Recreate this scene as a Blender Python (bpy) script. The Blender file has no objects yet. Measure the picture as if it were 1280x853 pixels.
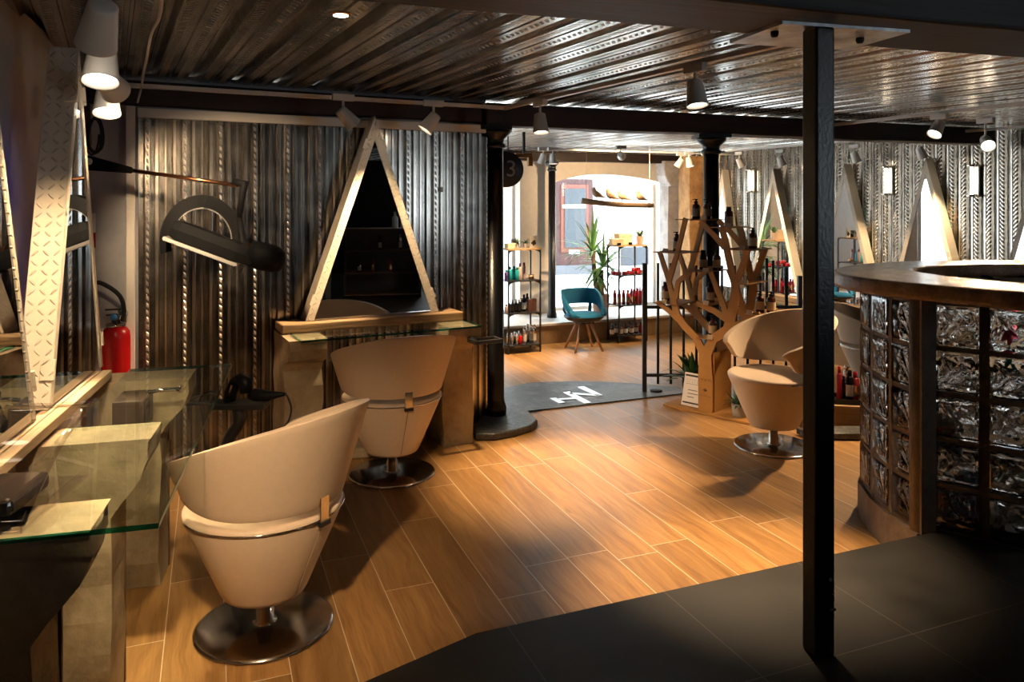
import bpy, bmesh, math, random
from mathutils import Vector, Matrix, noise
R = math.radians
PI = math.pi
rnd = random.Random(7)
sc = bpy.context.scene
COL = sc.collection
F, HZ, CX, EYE = 950.0, 250.0, 640.0, 1.6
LOW = -0.35          # level of the sunken front shop
TILE = 0.18          # level of the raised dark tile floor
CEIL = 2.26

# ---- survey helpers: where a sight line of the photograph meets a plane of the room
def P(px, py, Y): return Vector(((px-CX)/F*Y, Y, EYE-(py-HZ)/F*Y))
def onz(px, py, z):
    return P(px, py, (EYE-z)*F/(py-HZ))

# ------------------------------------------------------------------ objects
def link(o, parent=None):
    COL.objects.link(o)
    if parent is not None: o.parent = parent
    return o
def tag(o, label=None, cat=None, group=None, kind=None):
    if label: o['label'] = label
    if cat: o['category'] = cat
    if group: o['group'] = group
    if kind: o['kind'] = kind
    return o
def thing(name, label, cat, loc=(0, 0, 0), rz=0, group=None, scale=None):
    o = bpy.data.objects.new(name, None); link(o)
    o.empty_display_size = .1
    o.location = loc; o.rotation_euler = (0, 0, rz)
    if scale: o.scale = (scale,)*3
    return tag(o, label, cat, group)
def copy_thing(src, loc=None, rz=None, label=None, group=None, scale=None):
    def rec(o, parent):
        c = o.copy(); COL.objects.link(c)
        if parent is not None: c.parent = parent
        for k in list(o.children): rec(k, c)
        return c
    c = rec(src, None)
    if loc is not None: c.location = loc
    if rz is not None: c.rotation_euler = (0, 0, rz)
    if label: c['label'] = label
    if group: c['group'] = group
    if scale: c.scale = (scale,)*3
    return c

class MB:
    """collects simple shapes into one mesh"""
    def __init__(s): s.v = []; s.f = []; s.sm = []
    def add(s, vs, fs, smooth=False, M=None):
        b = len(s.v)
        for v in vs:
            v = Vector(v)
            s.v.append(M @ v if M is not None else v)
        for f in fs:
            s.f.append([b+i for i in f]); s.sm.append(smooth)
        return s
    def box(s, x0, x1, y0, y1, z0, z1, M=None):
        vs = [(x, y, z) for x in (x0, x1) for y in (y0, y1) for z in (z0, z1)]
        return s.add(vs, [(0,1,3,2),(4,6,7,5),(0,4,5,1),(2,3,7,6),(0,2,6,4),(1,5,7,3)], False, M)
    def prism(s, poly, z0, z1, M=None, smooth=False):
        n = len(poly)
        a = sum(poly[i][0]*poly[(i+1)%n][1]-poly[(i+1)%n][0]*poly[i][1] for i in range(n))
        if a < 0: poly = poly[::-1]
        vs = [(p[0], p[1], z0) for p in poly]+[(p[0], p[1], z1) for p in poly]
        s.add(vs, [tuple(range(n))[::-1], tuple(range(n, 2*n))], False, M)
        b = len(s.v)-2*n
        for i in range(n):
            j = (i+1) % n
            s.f.append([b+i, b+j, b+n+j, b+n+i]); s.sm.append(smooth)
        return s
    def lathe(s, prof, n=24, M=None, smooth=True, cap=True):
        vs = []; fs = []
        for r, z in prof:
            for i in range(n):
                a = 2*PI*i/n; vs.append((r*math.cos(a), r*math.sin(a), z))
        for k in range(len(prof)-1):
            for i in range(n):
                j = (i+1) % n
                fs.append((k*n+i, k*n+j, (k+1)*n+j, (k+1)*n+i))
        s.add(vs, fs, smooth, M)
        b = len(s.v)-len(vs)
        if cap:
            if prof[0][0] > 1e-5: s.f.append([b+i for i in range(n)][::-1]); s.sm.append(False)
            if prof[-1][0] > 1e-5: s.f.append([b+(len(prof)-1)*n+i for i in range(n)]); s.sm.append(False)
        return s
    def tube(s, pts, r, n=8, M=None, closed=False, smooth=True, flat=1.0):
        pts = [Vector(p) for p in pts]; m = len(pts)
        rr = r if isinstance(r, (list, tuple)) else [r]*m
        vs = []; fs = []; up = None
        for k, p in enumerate(pts):
            a = pts[(k-1) % m] if (closed or k > 0) else p
            c = pts[(k+1) % m] if (closed or k < m-1) else p
            t = (c-a)
            t = t.normalized() if t.length > 1e-9 else Vector((0, 0, 1))
            if up is None:
                up = Vector((0, 0, 1)) if abs(t.z) < .9 else Vector((1, 0, 0))
            x = up.cross(t).normalized(); y = t.cross(x).normalized(); up = y
            for i in range(n):
                q = 2*PI*i/n
                vs.append(p+x*math.cos(q)*rr[k]+y*math.sin(q)*rr[k]*flat)
        for k in range(m if closed else m-1):
            for i in range(n):
                j = (i+1) % n; k2 = (k+1) % m
                fs.append((k*n+i, k*n+j, k2*n+j, k2*n+i))
        s.add(vs, fs, smooth, M)
        if not closed:
            b = len(s.v)-len(vs)
            s.f.append([b+i for i in range(n)][::-1]); s.sm.append(False)
            s.f.append([b+(m-1)*n+i for i in range(n)]); s.sm.append(False)
        return s
    def grid(s, fn, nu, nv, smooth=True, closed_u=False):
        vs = [fn(i/nu, j/nv) for i in range(nu if closed_u else nu+1) for j in range(nv+1)]
        fs = []
        for i in range(nu):
            i2 = (i+1) % nu if closed_u else i+1
            for j in range(nv):
                fs.append((i*(nv+1)+j, i2*(nv+1)+j, i2*(nv+1)+j+1, i*(nv+1)+j+1))
        return s.add(vs, fs, smooth)
    def build(s, name, mat, parent=None, loc=None, rot=None, bevel=0, seg=2, subsurf=0, weld=False):
        me = bpy.data.meshes.new(name)
        me.from_pydata([tuple(v) for v in s.v], [], s.f)
        me.polygons.foreach_set('use_smooth', s.sm)
        bm = bmesh.new(); bm.from_mesh(me)
        if weld: bmesh.ops.remove_doubles(bm, verts=bm.verts, dist=1e-5)
        bmesh.ops.recalc_face_normals(bm, faces=bm.faces)
        bm.to_mesh(me); bm.free()
        me.materials.append(mat)
        me.update()
        o = bpy.data.objects.new(name, me); link(o, parent)
        if loc is not None: o.location = loc
        if rot is not None: o.rotation_euler = rot
        if bevel:
            b = o.modifiers.new('bevel', 'BEVEL'); b.width = bevel; b.segments = seg
            b.limit_method = 'ANGLE'; b.angle_limit = R(40); b.harden_normals = False
        if subsurf:
            m = o.modifiers.new('subsurf', 'SUBSURF'); m.levels = subsurf; m.render_levels = subsurf
        return o
def T(x=0, y=0, z=0): return Matrix.Translation((x, y, z))
def RZ(a): return Matrix.Rotation(a, 4, 'Z')
def RX(a): return Matrix.Rotation(a, 4, 'X')
def RY(a): return Matrix.Rotation(a, 4, 'Y')
def catmull(pts, k=6, closed=False):
    pts = [Vector(p) for p in pts]; n = len(pts); out = []
    rng = range(n) if closed else range(n-1)
    for i in rng:
        p0 = pts[(i-1) % n] if (closed or i > 0) else pts[i]
        p1 = pts[i]; p2 = pts[(i+1) % n]
        p3 = pts[(i+2) % n] if (closed or i+2 < n) else p2
        for j in range(k):
            t = j/k
            out.append(.5*((2*p1)+(p2-p0)*t+(2*p0-5*p1+4*p2-p3)*t*t+(3*p1-p0-3*p2+p3)*t**3))
    if not closed: out.append(pts[-1])
    return out
def struct(o): o['kind'] = 'structure'; return o
def rough(o, amp, scale=3.0, cuts=0):
    me = o.data; bm = bmesh.new(); bm.from_mesh(me)
    if cuts: bmesh.ops.subdivide_edges(bm, edges=bm.edges, cuts=cuts, use_grid_fill=True)
    bm.normal_update()
    for v in bm.verts:
        v.co += v.normal*noise.noise(v.co*scale)*amp + Vector((noise.noise(v.co*scale*.5+Vector((9, 0, 0))), noise.noise(v.co*scale*.5+Vector((0, 9, 0))), 0))*amp*.5
    bm.to_mesh(me); bm.free(); return o

# ------------------------------------------------------------------ materials
class S:
    """tiny wrapper so node maths reads like maths"""
    def __init__(s, nt, sock): s.nt = nt; s.s = sock
    def op(s, kind, b=None, c=None, rev=False):
        n = s.nt.nodes.new('ShaderNodeMath'); n.operation = kind
        a = [s, b, c] if not rev else [b, s, c]
        for i, q in enumerate(a):
            if q is None: continue
            if isinstance(q, S): s.nt.links.new(q.s, n.inputs[i])
            else: n.inputs[i].default_value = q
        return S(s.nt, n.outputs[0])
    def __add__(s, b): return s.op('ADD', b)
    def __radd__(s, b): return s.op('ADD', b)
    def __sub__(s, b): return s.op('SUBTRACT', b)
    def __rsub__(s, b): return s.op('SUBTRACT', b, rev=True)
    def __mul__(s, b): return s.op('MULTIPLY', b)
    def __rmul__(s, b): return s.op('MULTIPLY', b)
    def __truediv__(s, b): return s.op('DIVIDE', b)
    def floor(s): return s.op('FLOOR')
    def frac(s): return s.op('FRACT')
    def abs(s): return s.op('ABSOLUTE')
    def lt(s, b): return s.op('LESS_THAN', b)
    def gt(s, b): return s.op('GREATER_THAN', b)
    def sat(s):
        r = s.op('ADD', 0.0); r.s.node.use_clamp = True; return r
    def sin(s): return s.op('SINE')
    def mx(s, b): return s.op('MAXIMUM', b)
    def mn(s, b): return s.op('MINIMUM', b)
class Mat:
    def __init__(s, name, col=(.8, .8, .8), rough=.5, metal=0.0, **kw):
        m = bpy.data.materials.new(name); m.use_nodes = True
        s.m = m; s.nt = m.node_tree; s.b = s.nt.nodes['Principled BSDF']
        s.set('Base Color', (*col, 1)); s.set('Roughness', rough); s.set('Metallic', metal)
        for k, v in kw.items(): s.set(k.replace('_', ' '), v)
    def set(s, k, v):
        i = s.b.inputs[k]
        if isinstance(v, S): s.nt.links.new(v.s, i)
        elif hasattr(v, 'is_output'): s.nt.links.new(v, i)
        else: i.default_value = v
        return s
    def coord(s, kind='Object'):
        t = s.nt.nodes.new('ShaderNodeTexCoord'); return t.outputs[kind]
    def xyz(s, kind='Object'):
        n = s.nt.nodes.new('ShaderNodeSeparateXYZ'); s.nt.links.new(s.coord(kind), n.inputs[0])
        return [S(s.nt, n.outputs[i]) for i in range(3)]
    def vec(s, x, y, z=0.0):
        n = s.nt.nodes.new('ShaderNodeCombineXYZ')
        for i, q in enumerate((x, y, z)):
            if isinstance(q, S): s.nt.links.new(q.s, n.inputs[i])
            else: n.inputs[i].default_value = q
        return n.outputs[0]
    def noise(s, scale=5, detail=4, vec=None, rough=.55, dist=0, color=False):
        n = s.nt.nodes.new('ShaderNodeTexNoise')
        n.inputs['Scale'].default_value = scale; n.inputs['Detail'].default_value = detail
        n.inputs['Roughness'].default_value = rough; n.inputs['Distortion'].default_value = dist
        s.nt.links.new(vec if vec is not None else s.coord(), n.inputs['Vector'])
        return S(s.nt, n.outputs[0])
    def white(s, vec):
        n = s.nt.nodes.new('ShaderNodeTexWhiteNoise'); n.noise_dimensions = '3D'
        s.nt.links.new(vec, n.inputs['Vector']); return S(s.nt, n.outputs[0])
    def voronoi(s, scale, vec=None, feature='F1'):
        n = s.nt.nodes.new('ShaderNodeTexVoronoi'); n.feature = feature
        n.inputs['Scale'].default_value = scale
        s.nt.links.new(vec if vec is not None else s.coord(), n.inputs['Vector']); return S(s.nt, n.outputs[0])
    def ramp(s, fac, stops):
        n = s.nt.nodes.new('ShaderNodeValToRGB'); e = n.color_ramp.elements
        while len(e) < len(stops): e.new(.5)
        for q, (p, c) in zip(e, stops): q.position = p; q.color = (*c, 1)
        s.nt.links.new(fac.s, n.inputs[0]); return n.outputs[0]
    def mix(s, fac, a, b, mode='MIX'):
        n = s.nt.nodes.new('ShaderNodeMix'); n.data_type = 'RGBA'; n.blend_type = mode
        for i, q in ((0, fac), (6, a), (7, b)):
            if isinstance(q, S): s.nt.links.new(q.s, n.inputs[i])
            elif hasattr(q, 'is_output'): s.nt.links.new(q, n.inputs[i])
            else: n.inputs[i].default_value = q if i == 0 else (*q, 1)
        return n.outputs[2]
    def bump(s, h, strength=.3, dist=.01):
        n = s.nt.nodes.new('ShaderNodeBump'); n.inputs['Strength'].default_value = strength
        n.inputs['Distance'].default_value = dist
        s.nt.links.new(h.s, n.inputs['Height']); s.nt.links.new(n.outputs[0], s.b.inputs['Normal']); return s

def plain(name, col, rough=.5, metal=0.0, var=0.0, bump=0.0, scale=12, **kw):
    M = Mat(name, col, rough, metal, **kw)
    if var:
        n = M.noise(scale, 5)
        M.set('Base Color', M.ramp(n, [(.3, tuple(c*(1-var) for c in col)), (.7, tuple(min(1, c*(1+var)) for c in col))]))
    if bump:
        M.bump(M.noise(scale*4, 4), bump, .004)
    return M.m

def deck_metal(name, pitch, rows, along, recess_shade=.55):
    """galvanised decking, stamped dashes in given bands of every period"""
    M = Mat(name, (.44, .43, .41), .32, 1.0)
    x, y, z = M.xyz(); L = z if along == 'z' else y
    ph = (x/pitch).frac()
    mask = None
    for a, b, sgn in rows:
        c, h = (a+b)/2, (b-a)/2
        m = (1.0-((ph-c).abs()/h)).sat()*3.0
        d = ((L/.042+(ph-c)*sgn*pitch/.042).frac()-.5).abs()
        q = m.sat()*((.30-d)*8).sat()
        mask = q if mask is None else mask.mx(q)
    n = M.noise(9, 5, M.vec(x*1.0, y*1.0, z*1.0))
    st = M.noise(3, 3, M.vec(x*14.0, y*(14.0 if along == 'z' else .8), z*(.8 if along == 'z' else 14.0)))
    M.set('Base Color', M.mix(mask*recess_shade, M.ramp(n*.5+st*.5, [(.3, (.35, .32, .28)), (.55, (.56, .52, .465)), (.75, (.74, .70, .64))]), (.14, .125, .11)))  # stamped dashes coloured darker: recess shade put into the base colour
    M.set('Roughness', n*.20+.12+mask*.25)
    M.bump(mask+st*.03, 1.0, .003 if recess_shade < .3 else .016)
    return M.m

def diamond_plate():
    M = Mat('cream_diamond_plate', (.72, .64, .52), .42)
    x, y, z = M.xyz(); s_ = .034
    u = (x+y)/s_; v = z/s_
    iu = u.floor(); iv = v.floor()
    par = ((iu+iv)/2.0).frac()*4.0-1.0         # -1 / +1
    a = u.frac()-.5; b = v.frac()-.5
    p = (a+b*par)*.7071; q = (a-b*par)*.7071
    d = (p*p)/(.42*.42)+(q*q)/(.11*.11)
    M.bump((1.0-d).sat(), 1.0, .007)
    return M.m

def floor_planks():
    M = Mat('oak_planks', (.5, .3, .15), .33)
    x, y, z = M.xyz()
    q = x*.9294+y*.3691; p = y*.9294-x*.3691
    W, Lp = .2045, 1.25
    r = (q-.05)/W; ir = r.floor()
    off = M.white(M.vec(ir, 3.0, 1.0))
    t = p/Lp+off; it = t.floor()
    idr = M.white(M.vec(ir, it, 5.0))
    fr = r.frac(); ft = t.frac()
    e1 = (fr*W).mn((1.0-fr)*W); e2 = (ft*Lp).mn((1.0-ft)*Lp)
    e = e1.mn(e2)
    line = e.lt(.0017)
    warp = M.noise(1.3, 3, M.vec(q*3.0+idr*17.0, p*.9+idr*9.0, 0.0))
    g = M.noise(1.0, 6, M.vec(q*26.0+warp*5.0+idr*30.0, p*1.6+idr*7.0, 0.0), .62)
    fine = M.noise(1.0, 3, M.vec(q*190.0, p*5.0, 0.0), .7)
    knot = M.voronoi(1.0, M.vec(q*4.5+idr*5.0, p*1.5, 0.0))
    kn = ((.09-knot)*14).sat()
    base = M.ramp(g*.75+fine*.25, [(.28, (.15, .070, .020)), (.45, (.28, .145, .048)), (.6, (.38, .212, .076)), (.78, (.48, .285, .112))])
    tint = M.ramp(idr, [(0, (.80, .78, .76)), (.5, (.97, .95, .93)), (1, (1.13, 1.1, 1.06))])
    c = M.mix(1.0, base, tint, 'MULTIPLY')
    c = M.mix(kn*.75, c, (.06, .028, .012))
    c = M.mix(line, c, (.62, .50, .36))
    M.set('Base Color', c)
    M.set('Roughness', g*.2+.27)
    M.bump(g*.25+fine*.15-line*.5, .35, .003)
    return M.m

def floor_tiles():
    M = Mat('anthracite_tiles', (.04, .035, .03), .5)
    x, y, z = M.xyz()
    q = x*.9294+y*.3691; p = y*.9294-x*.3691
    W = .608
    a = ((q-.92)/W).frac(); b = ((p-1.826)/W).frac()
    e = (a*W).mn((1.0-a)*W).mn((b*W).mn((1.0-b)*W))
    line = e.lt(.0018)
    n = M.noise(3.5, 6); n2 = M.noise(40, 3)
    c = M.ramp(n, [(.3, (.012, .011, .010)), (.7, (.027, .025, .023))])
    M.set('Base Color', M.mix(line, c, (.07, .06, .05)))
    M.set('Roughness', n*.25+.42); M.set('Specular IOR Level', .25)
    M.bump(n2*.3-line*1.0, .25, .002)
    return M.m

def wood(name, dark, light, axis='x', scale=1.0, rough=.5, bump=.3):
    M = Mat(name, light, rough)
    c = M.xyz(); k = 'xyz'.index(axis)
    v = [q*(22.0*scale if i != k else 1.8*scale) for i, q in enumerate(c)]
    w = M.noise(1.0, 6, M.vec(*v), .6, 1.2)
    M.set('Base Color', M.ramp(w, [(.3, dark), (.7, light)]))
    M.bump(w, bump, .004)
    return M.m

def stone(name, cols, scale=5, rough=.8, bump=.5):
    M = Mat(name, cols[0], rough)
    n = M.noise(scale, 8, rough=.65); n2 = M.noise(scale*9, 5)
    M.set('Base Color', M.ramp(n*.8+n2*.2, [(.3+.4*i/(len(cols)-1), c) for i, c in enumerate(cols)]))
    M.bump(n*.6+n2*.4, bump, .012)
    return M.m

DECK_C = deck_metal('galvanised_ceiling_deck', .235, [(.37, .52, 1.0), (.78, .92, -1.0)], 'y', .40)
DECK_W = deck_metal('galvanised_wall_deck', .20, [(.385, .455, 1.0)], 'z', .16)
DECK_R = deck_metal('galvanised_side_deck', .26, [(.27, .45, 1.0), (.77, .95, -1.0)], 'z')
PLATE = diamond_plate()
PLANK = floor_planks()
TILES = floor_tiles()
PLASTER = plain('beige_plaster', (.50, .44, .37), .85, var=.14, bump=.25, scale=3)
GREYWALL = plain('grey_cement', (.46, .47, .50), .8, var=.2, bump=.2, scale=4)
CREAMWALL = plain('cream_paint', (.66, .58, .49), .8, var=.05, bump=.1)
DARKWALL = plain('dark_paint', (.022, .020, .019), .8, var=.2)
BEAM = wood('dark_stained_beam', (.004, .002, .0015), (.028, .010, .005), 'x', .6, .6, .7)
IRON = plain('black_gloss_iron', (.004, .004, .005), .30, var=.3, bump=.25, scale=20)
BLACK = plain('black_satin_metal', (.012, .012, .013), .4)
PLASTIC = plain('black_plastic', (.005, .0055, .007), .45, Specular_IOR_Level=.12)
DRYB = plain('matt_black_casing', (.005, .0055, .007), .68, Specular_IOR_Level=.15)
RUBBER = plain('black_rubber', (.012, .012, .012), .6)
WHITEM = plain('white_enamel', (.88, .84, .78), .4)
ALU = plain('pale_aluminium', (.62, .60, .58), .4, 0.3)
STEEL = plain('galvanised_plate', (.62, .64, .66), .4, .9, var=.3, bump=.4, scale=14)
CHROME = plain('polished_chrome', (.62, .60, .58), .09, 1.0)
BRUSHED = plain('brushed_base_plate', (.40, .38, .37), .16, 1.0, var=.06, scale=60)
COPPER = plain('copper_rod', (.55, .28, .15), .25, 1.0)
MIRROR = plain('mirror_silver', (.90, .91, .92), .004, 1.0)
LEATHER = plain('cream_leatherette', (.62, .48, .355), .48, var=.03, bump=.15, scale=40)
LEATHIN = plain('cream_leatherette_light', (.72, .62, .51), .45, bump=.15, scale=40)
SEAM = plain('seam_thread', (.34, .27, .20), .6)
CONC = stone('cast_concrete', [(.17, .13, .080), (.36, .28, .18), (.47, .38, .255)], 3.2, .85, .8)
CONCD = stone('timber_clad_side', [(.06, .035, .02), (.17, .10, .055)], 7, .7, .5)
SLATE = stone('dark_slate', [(.014, .013, .012), (.055, .052, .048), (.20, .195, .19)], 5.0, .38, 1.0)
PIERG = stone('grey_sandstone', [(.20, .18, .17), (.36, .33, .32), (.48, .44, .42)], 4, .9, .7)
PIERB = stone('ochre_rubble_stone', [(.13, .06, .025), (.36, .19, .07), (.50, .30, .13)], 4, .9, 1.0)
GOLDC = stone('ochre_concrete', [(.17, .10, .045), (.28, .18, .085), (.34, .22, .11)], 2.2, .6, .3)
LEDGEW = plain('pale_stone_sill', (.62, .60, .58), .5, var=.08, scale=5)
PINE = wood('pale_pine', (.42, .30, .17), (.68, .54, .36), 'x', 1.0, .55, .2)
LOGW = wood('aged_ledge_wood', (.15, .085, .038), (.42, .27, .14), 'x', .8, .65, .8)
PLY = plain('laser_cut_ply', (.37, .175, .040), .6, var=.10, bump=.1, scale=9)
PLYE = plain('burnt_engraving', (.07, .03, .012), .8)
KRAFT = plain('kraft_card', (.46, .34, .22), .8, var=.06)
PAPER = plain('pale_paper', (.66, .60, .55), .7)
INK = plain('dark_ink', (.03, .025, .02), .7)
OAK = wood('oak_legs', (.40, .21, .11), (.60, .36, .21), 'z', 1.2, .5, .2)
BLUE = plain('petrol_blue_fabric', (.010, .20, .38), .8, bump=.3, scale=60)
NAVY = plain('black_leather_shell', (.010, .012, .014), .35)
LEAF = plain('yucca_leaf', (.085, .21, .055), .45, var=.35, scale=6)
LEAFD = plain('dark_leaf', (.025, .07, .018), .4, var=.35, scale=9)
STRAW = plain('dry_leaf', (.50, .33, .13), .7, var=.3)
BARK = stone('yucca_bark', [(.10, .06, .035), (.26, .18, .11)], 14, .9, .8)
TERRA = plain('pale_clay_pot', (.46, .33, .25), .75, var=.08)
CEMPOT = plain('grey_cement_pot', (.30, .28, .26), .8, var=.12, bump=.3)
SOIL = plain('potting_soil', (.03, .02, .012), .95, bump=.6)
AMBER = plain('amber_glass', (.060, .016, .005), .12)
RED = plain('red_lacquer', (.42, .006, .008), .25)
REDP = plain('red_plastic', (.36, .010, .018), .3)
TEAL = plain('teal_plastic', (.01, .30, .33), .3)
GREEN = plain('green_plastic', (.02, .20, .10), .3)
PURPLE = plain('violet_plastic', (.13, .06, .28), .3)
PINKP = plain('rose_plastic', (.58, .35, .28), .35)
SILVER = plain('silver_can', (.62, .56, .52), .25, .8)
WHITEP = plain('white_plastic', (.74, .72, .70), .35)
ORANGE = plain('orange_plastic', (.75, .20, .02), .35)
BROWNB = plain('brown_carton', (.10, .04, .025), .5)
BIRDW = wood('carved_bird_wood', (.40, .24, .12), (.58, .38, .21), 'z', 2, .6, .2)
CTOP = stone('lacquered_stone_top', [(.09, .048, .022), (.26, .15, .075), (.44, .30, .18)], 7, .15, 1.0)
MORTAR = stone('brown_mortar', [(.11, .08, .058), (.24, .18, .13)], 10, .7, .5)

def thin_glass(name, tint, rough=.003):
    m = bpy.data.materials.new(name); m.use_nodes = True; nt = m.node_tree; nt.nodes.clear()
    o = nt.nodes.new('ShaderNodeOutputMaterial'); t = nt.nodes.new('ShaderNodeBsdfTransparent')
    g = nt.nodes.new('ShaderNodeBsdfGlossy'); g.inputs['Roughness'].default_value = rough
    fr = nt.nodes.new('ShaderNodeFresnel'); fr.inputs['IOR'].default_value = 1.45
    mx = nt.nodes.new('ShaderNodeMixShader'); t.inputs[0].default_value = (*tint, 1)
    ge = nt.nodes.new('ShaderNodeNewGeometry'); ma = nt.nodes.new('ShaderNodeMath'); ma.operation = 'SUBTRACT'; ma.inputs[0].default_value = 1
    mb_ = nt.nodes.new('ShaderNodeMath'); mb_.operation = 'MULTIPLY'
    nt.links.new(ge.outputs['Backfacing'], ma.inputs[1]); nt.links.new(ma.outputs[0], mb_.inputs[0]); nt.links.new(fr.outputs[0], mb_.inputs[1])
    nt.links.new(mb_.outputs[0], mx.inputs[0]); nt.links.new(t.outputs[0], mx.inputs[1]); nt.links.new(g.outputs[0], mx.inputs[2]); nt.links.new(mx.outputs[0], o.inputs[0])
    return m
def glassm(name, col, rough=.0, ior=1.5, bumpf=None):
    M = Mat(name, col, rough); M.set('Transmission Weight', 1.0); M.set('IOR', ior)
    if bumpf: bumpf(M)
    return M.m
GLASS = thin_glass('shelf_glass', (.93, .97, .95))
GEDGE = glassm('green_glass_edge', (.03, .30, .22), .12, 1.5)
ACRYL = thin_glass('clear_acrylic', (.93, .91, .90), .04)
SMOKE = plain('smoked_visor', (.03, .025, .022), .12)
def _wavy(M):
    w = M.noise(7, 1, rough=.4, dist=3.0)
    x, y, z = M.xyz()
    k = ((.068-x.abs())*60).sat()*((.068-z.abs())*60).sat()
    M.bump((w-.5)*k+k*.25, 1.0, .020)
BLOCKG = glassm('wavy_block_glass', (.93, .95, .96), .02, 1.45, _wavy)
def _unused(): pass
def pane_mat():
    m = bpy.data.materials.new('window_glass'); m.use_nodes = True; nt = m.node_tree
    nt.nodes.clear()
    o = nt.nodes.new('ShaderNodeOutputMaterial'); t = nt.nodes.new('ShaderNodeBsdfTransparent')
    g = nt.nodes.new('ShaderNodeBsdfGlossy'); g.inputs['Roughness'].default_value = .01
    mx = nt.nodes.new('ShaderNodeMixShader'); mx.inputs[0].default_value = .06
    t.inputs[0].default_value = (.97, .99, 1, 1)
    nt.links.new(t.outputs[0], mx.inputs[1]); nt.links.new(g.outputs[0], mx.inputs[2]); nt.links.new(mx.outputs[0], o.inputs[0])
    return m
PANE = pane_mat()
def emit(name, col, power):
    M = Mat(name, col, .5); M.set('Emission Color', (*col, 1)); M.set('Emission Strength', power); return M.m
BULB = emit('lit_led_lens', (1.0, .86, .68), 14)
TUBEL = emit('lit_tube', (1.0, .80, .58), 11)
LEDV = emit('violet_led_strip', (.22, .18, 1.0), 1.6)
LEDT = emit('teal_led_strip', (.0, .75, .68), 9)
WORLD=11.0; EXPO=0.12; LAMP=330
# ------------------------------------------------------------------ frames of the room's walls (x along, -y into the room)
class Frame:
    def __init__(s, ox, oy, dx, dy):
        l = math.hypot(dx, dy); s.o = Vector((ox, oy, 0)); s.d = Vector((dx/l, dy/l, 0)); s.n = Vector((dy/l, -dx/l, 0))
        s.a = math.atan2(dy, dx)
    def pt(s, u, w=0, z=0): return s.o+s.d*u+s.n*w+Vector((0, 0, z))     # w: distance out into the room
    def uw(s, p): r = Vector((p[0], p[1], 0))-s.o; return r.dot(s.d), r.dot(s.n)
    def loc(s, u=0, w=0, z=0): return tuple(s.pt(u, w, z))
    def at_px(s, px, w=0):
        """u where the sight line of pixel column px meets the plane w"""
        k = (px-CX)/F; o = s.o+s.n*w
        return (k*o.y-o.x)/(s.d.x-k*s.d.y)
    def on(s, px, py, w=0):
        """(u, z) of a pixel on the upright plane w"""
        u = s.at_px(px, w); Y = (s.o+s.n*w+s.d*u).y
        return u, EYE-(py-HZ)/F*Y
BACK = Frame(-.087, 5.53, .884, .467)
SIDE = Frame(2.66, 12.08, .447, -.894)
FRONT = Frame(0, 10.95, .9197, .3927)
LEFT = Frame(-2.41, 4.30, .371, -.928)
LEFT = Frame(-1.10, .78, -1.31, 3.52)
STN = Frame(-1.5, 2.6, -.26, .965)

def fobj(mb, name, mat, fr, parent=None, **kw):
    return mb.build(name, mat, parent, loc=fr.loc(), rot=(0, 0, fr.a), **kw)

def deck(name, mat, fr, u0, u1, z0, z1, pitch, prof, depth, loc=None, rot=None, length_axis='z', w0=0.0):
    """profiled sheet: prof = list of (phase, height into the room), backed by solid"""
    pts = []
    k0 = math.floor(u0/pitch); k1 = math.ceil(u1/pitch)
    for k in range(k0, k1):
        for ph, h in prof:
            u = (k+ph)*pitch
            if u0 <= u <= u1: pts.append((u, -h+w0))
    pts = [(u0, pts[0][1])]+pts+[(u1, pts[-1][1])]
    poly = pts+[(u1, depth+w0), (u0, depth+w0)]
    mb = MB()
    if length_axis == 'z':
        mb.prism(poly, z0, z1)
        return fobj(mb, name, mat, fr)
    # ceiling: profile in x-z, length along y; heights point down
    n = len(poly)
    vs = [(u, z0, h) for u, h in poly]+[(u, z1, h) for u, h in poly]
    fs = [tuple(range(n)), tuple(range(n, 2*n))[::-1]]+[(i, i+n, (i+1) % n+n, (i+1) % n) for i in range(n)]
    mb.add(vs, fs)
    return mb.build(name, mat, loc=loc, rot=rot)

# ------------------------------------------------------------------ floors
mainf = [(-2.7, -3.2), (-2.7, 4.35), (-.45, 5.6), (-.05, 6.44), (.139, 6.61), (.35, 6.65), (.56, 6.667), (.80, 6.65), (.974, 6.61), (1.2, 6.54),
         (1.43, 6.44), (2.36, 6.34), (2.2, 5.85), (1.96, 5.17), (3.4, 5.10), (6.0, 4.6), (6.0, -3.2)]
struct(MB().prism(mainf, LOW, 0).build('floor_main', PLANK))
struct(MB().prism([(-2.9, 4.0), (7.2, 3.9), (7.2, 8.2), (2.9, 12.4), (-2.9, 10.2)], LOW-.1, LOW-.001).build('floor_front_shop', PLANK))
tiles = [tuple(onz(455, 853, TILE)[:2]), tuple(onz(595, 792, TILE)[:2]), tuple(onz(1142, 671, TILE)[:2]), (3.1, 3.75), (5.9, 4.5), (5.9, -3.1), (-1.05, -3.1), (-1.05, 1.75)]
struct(MB().prism(tiles, .002, TILE).build('floor_entry_tiles', TILES))

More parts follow.
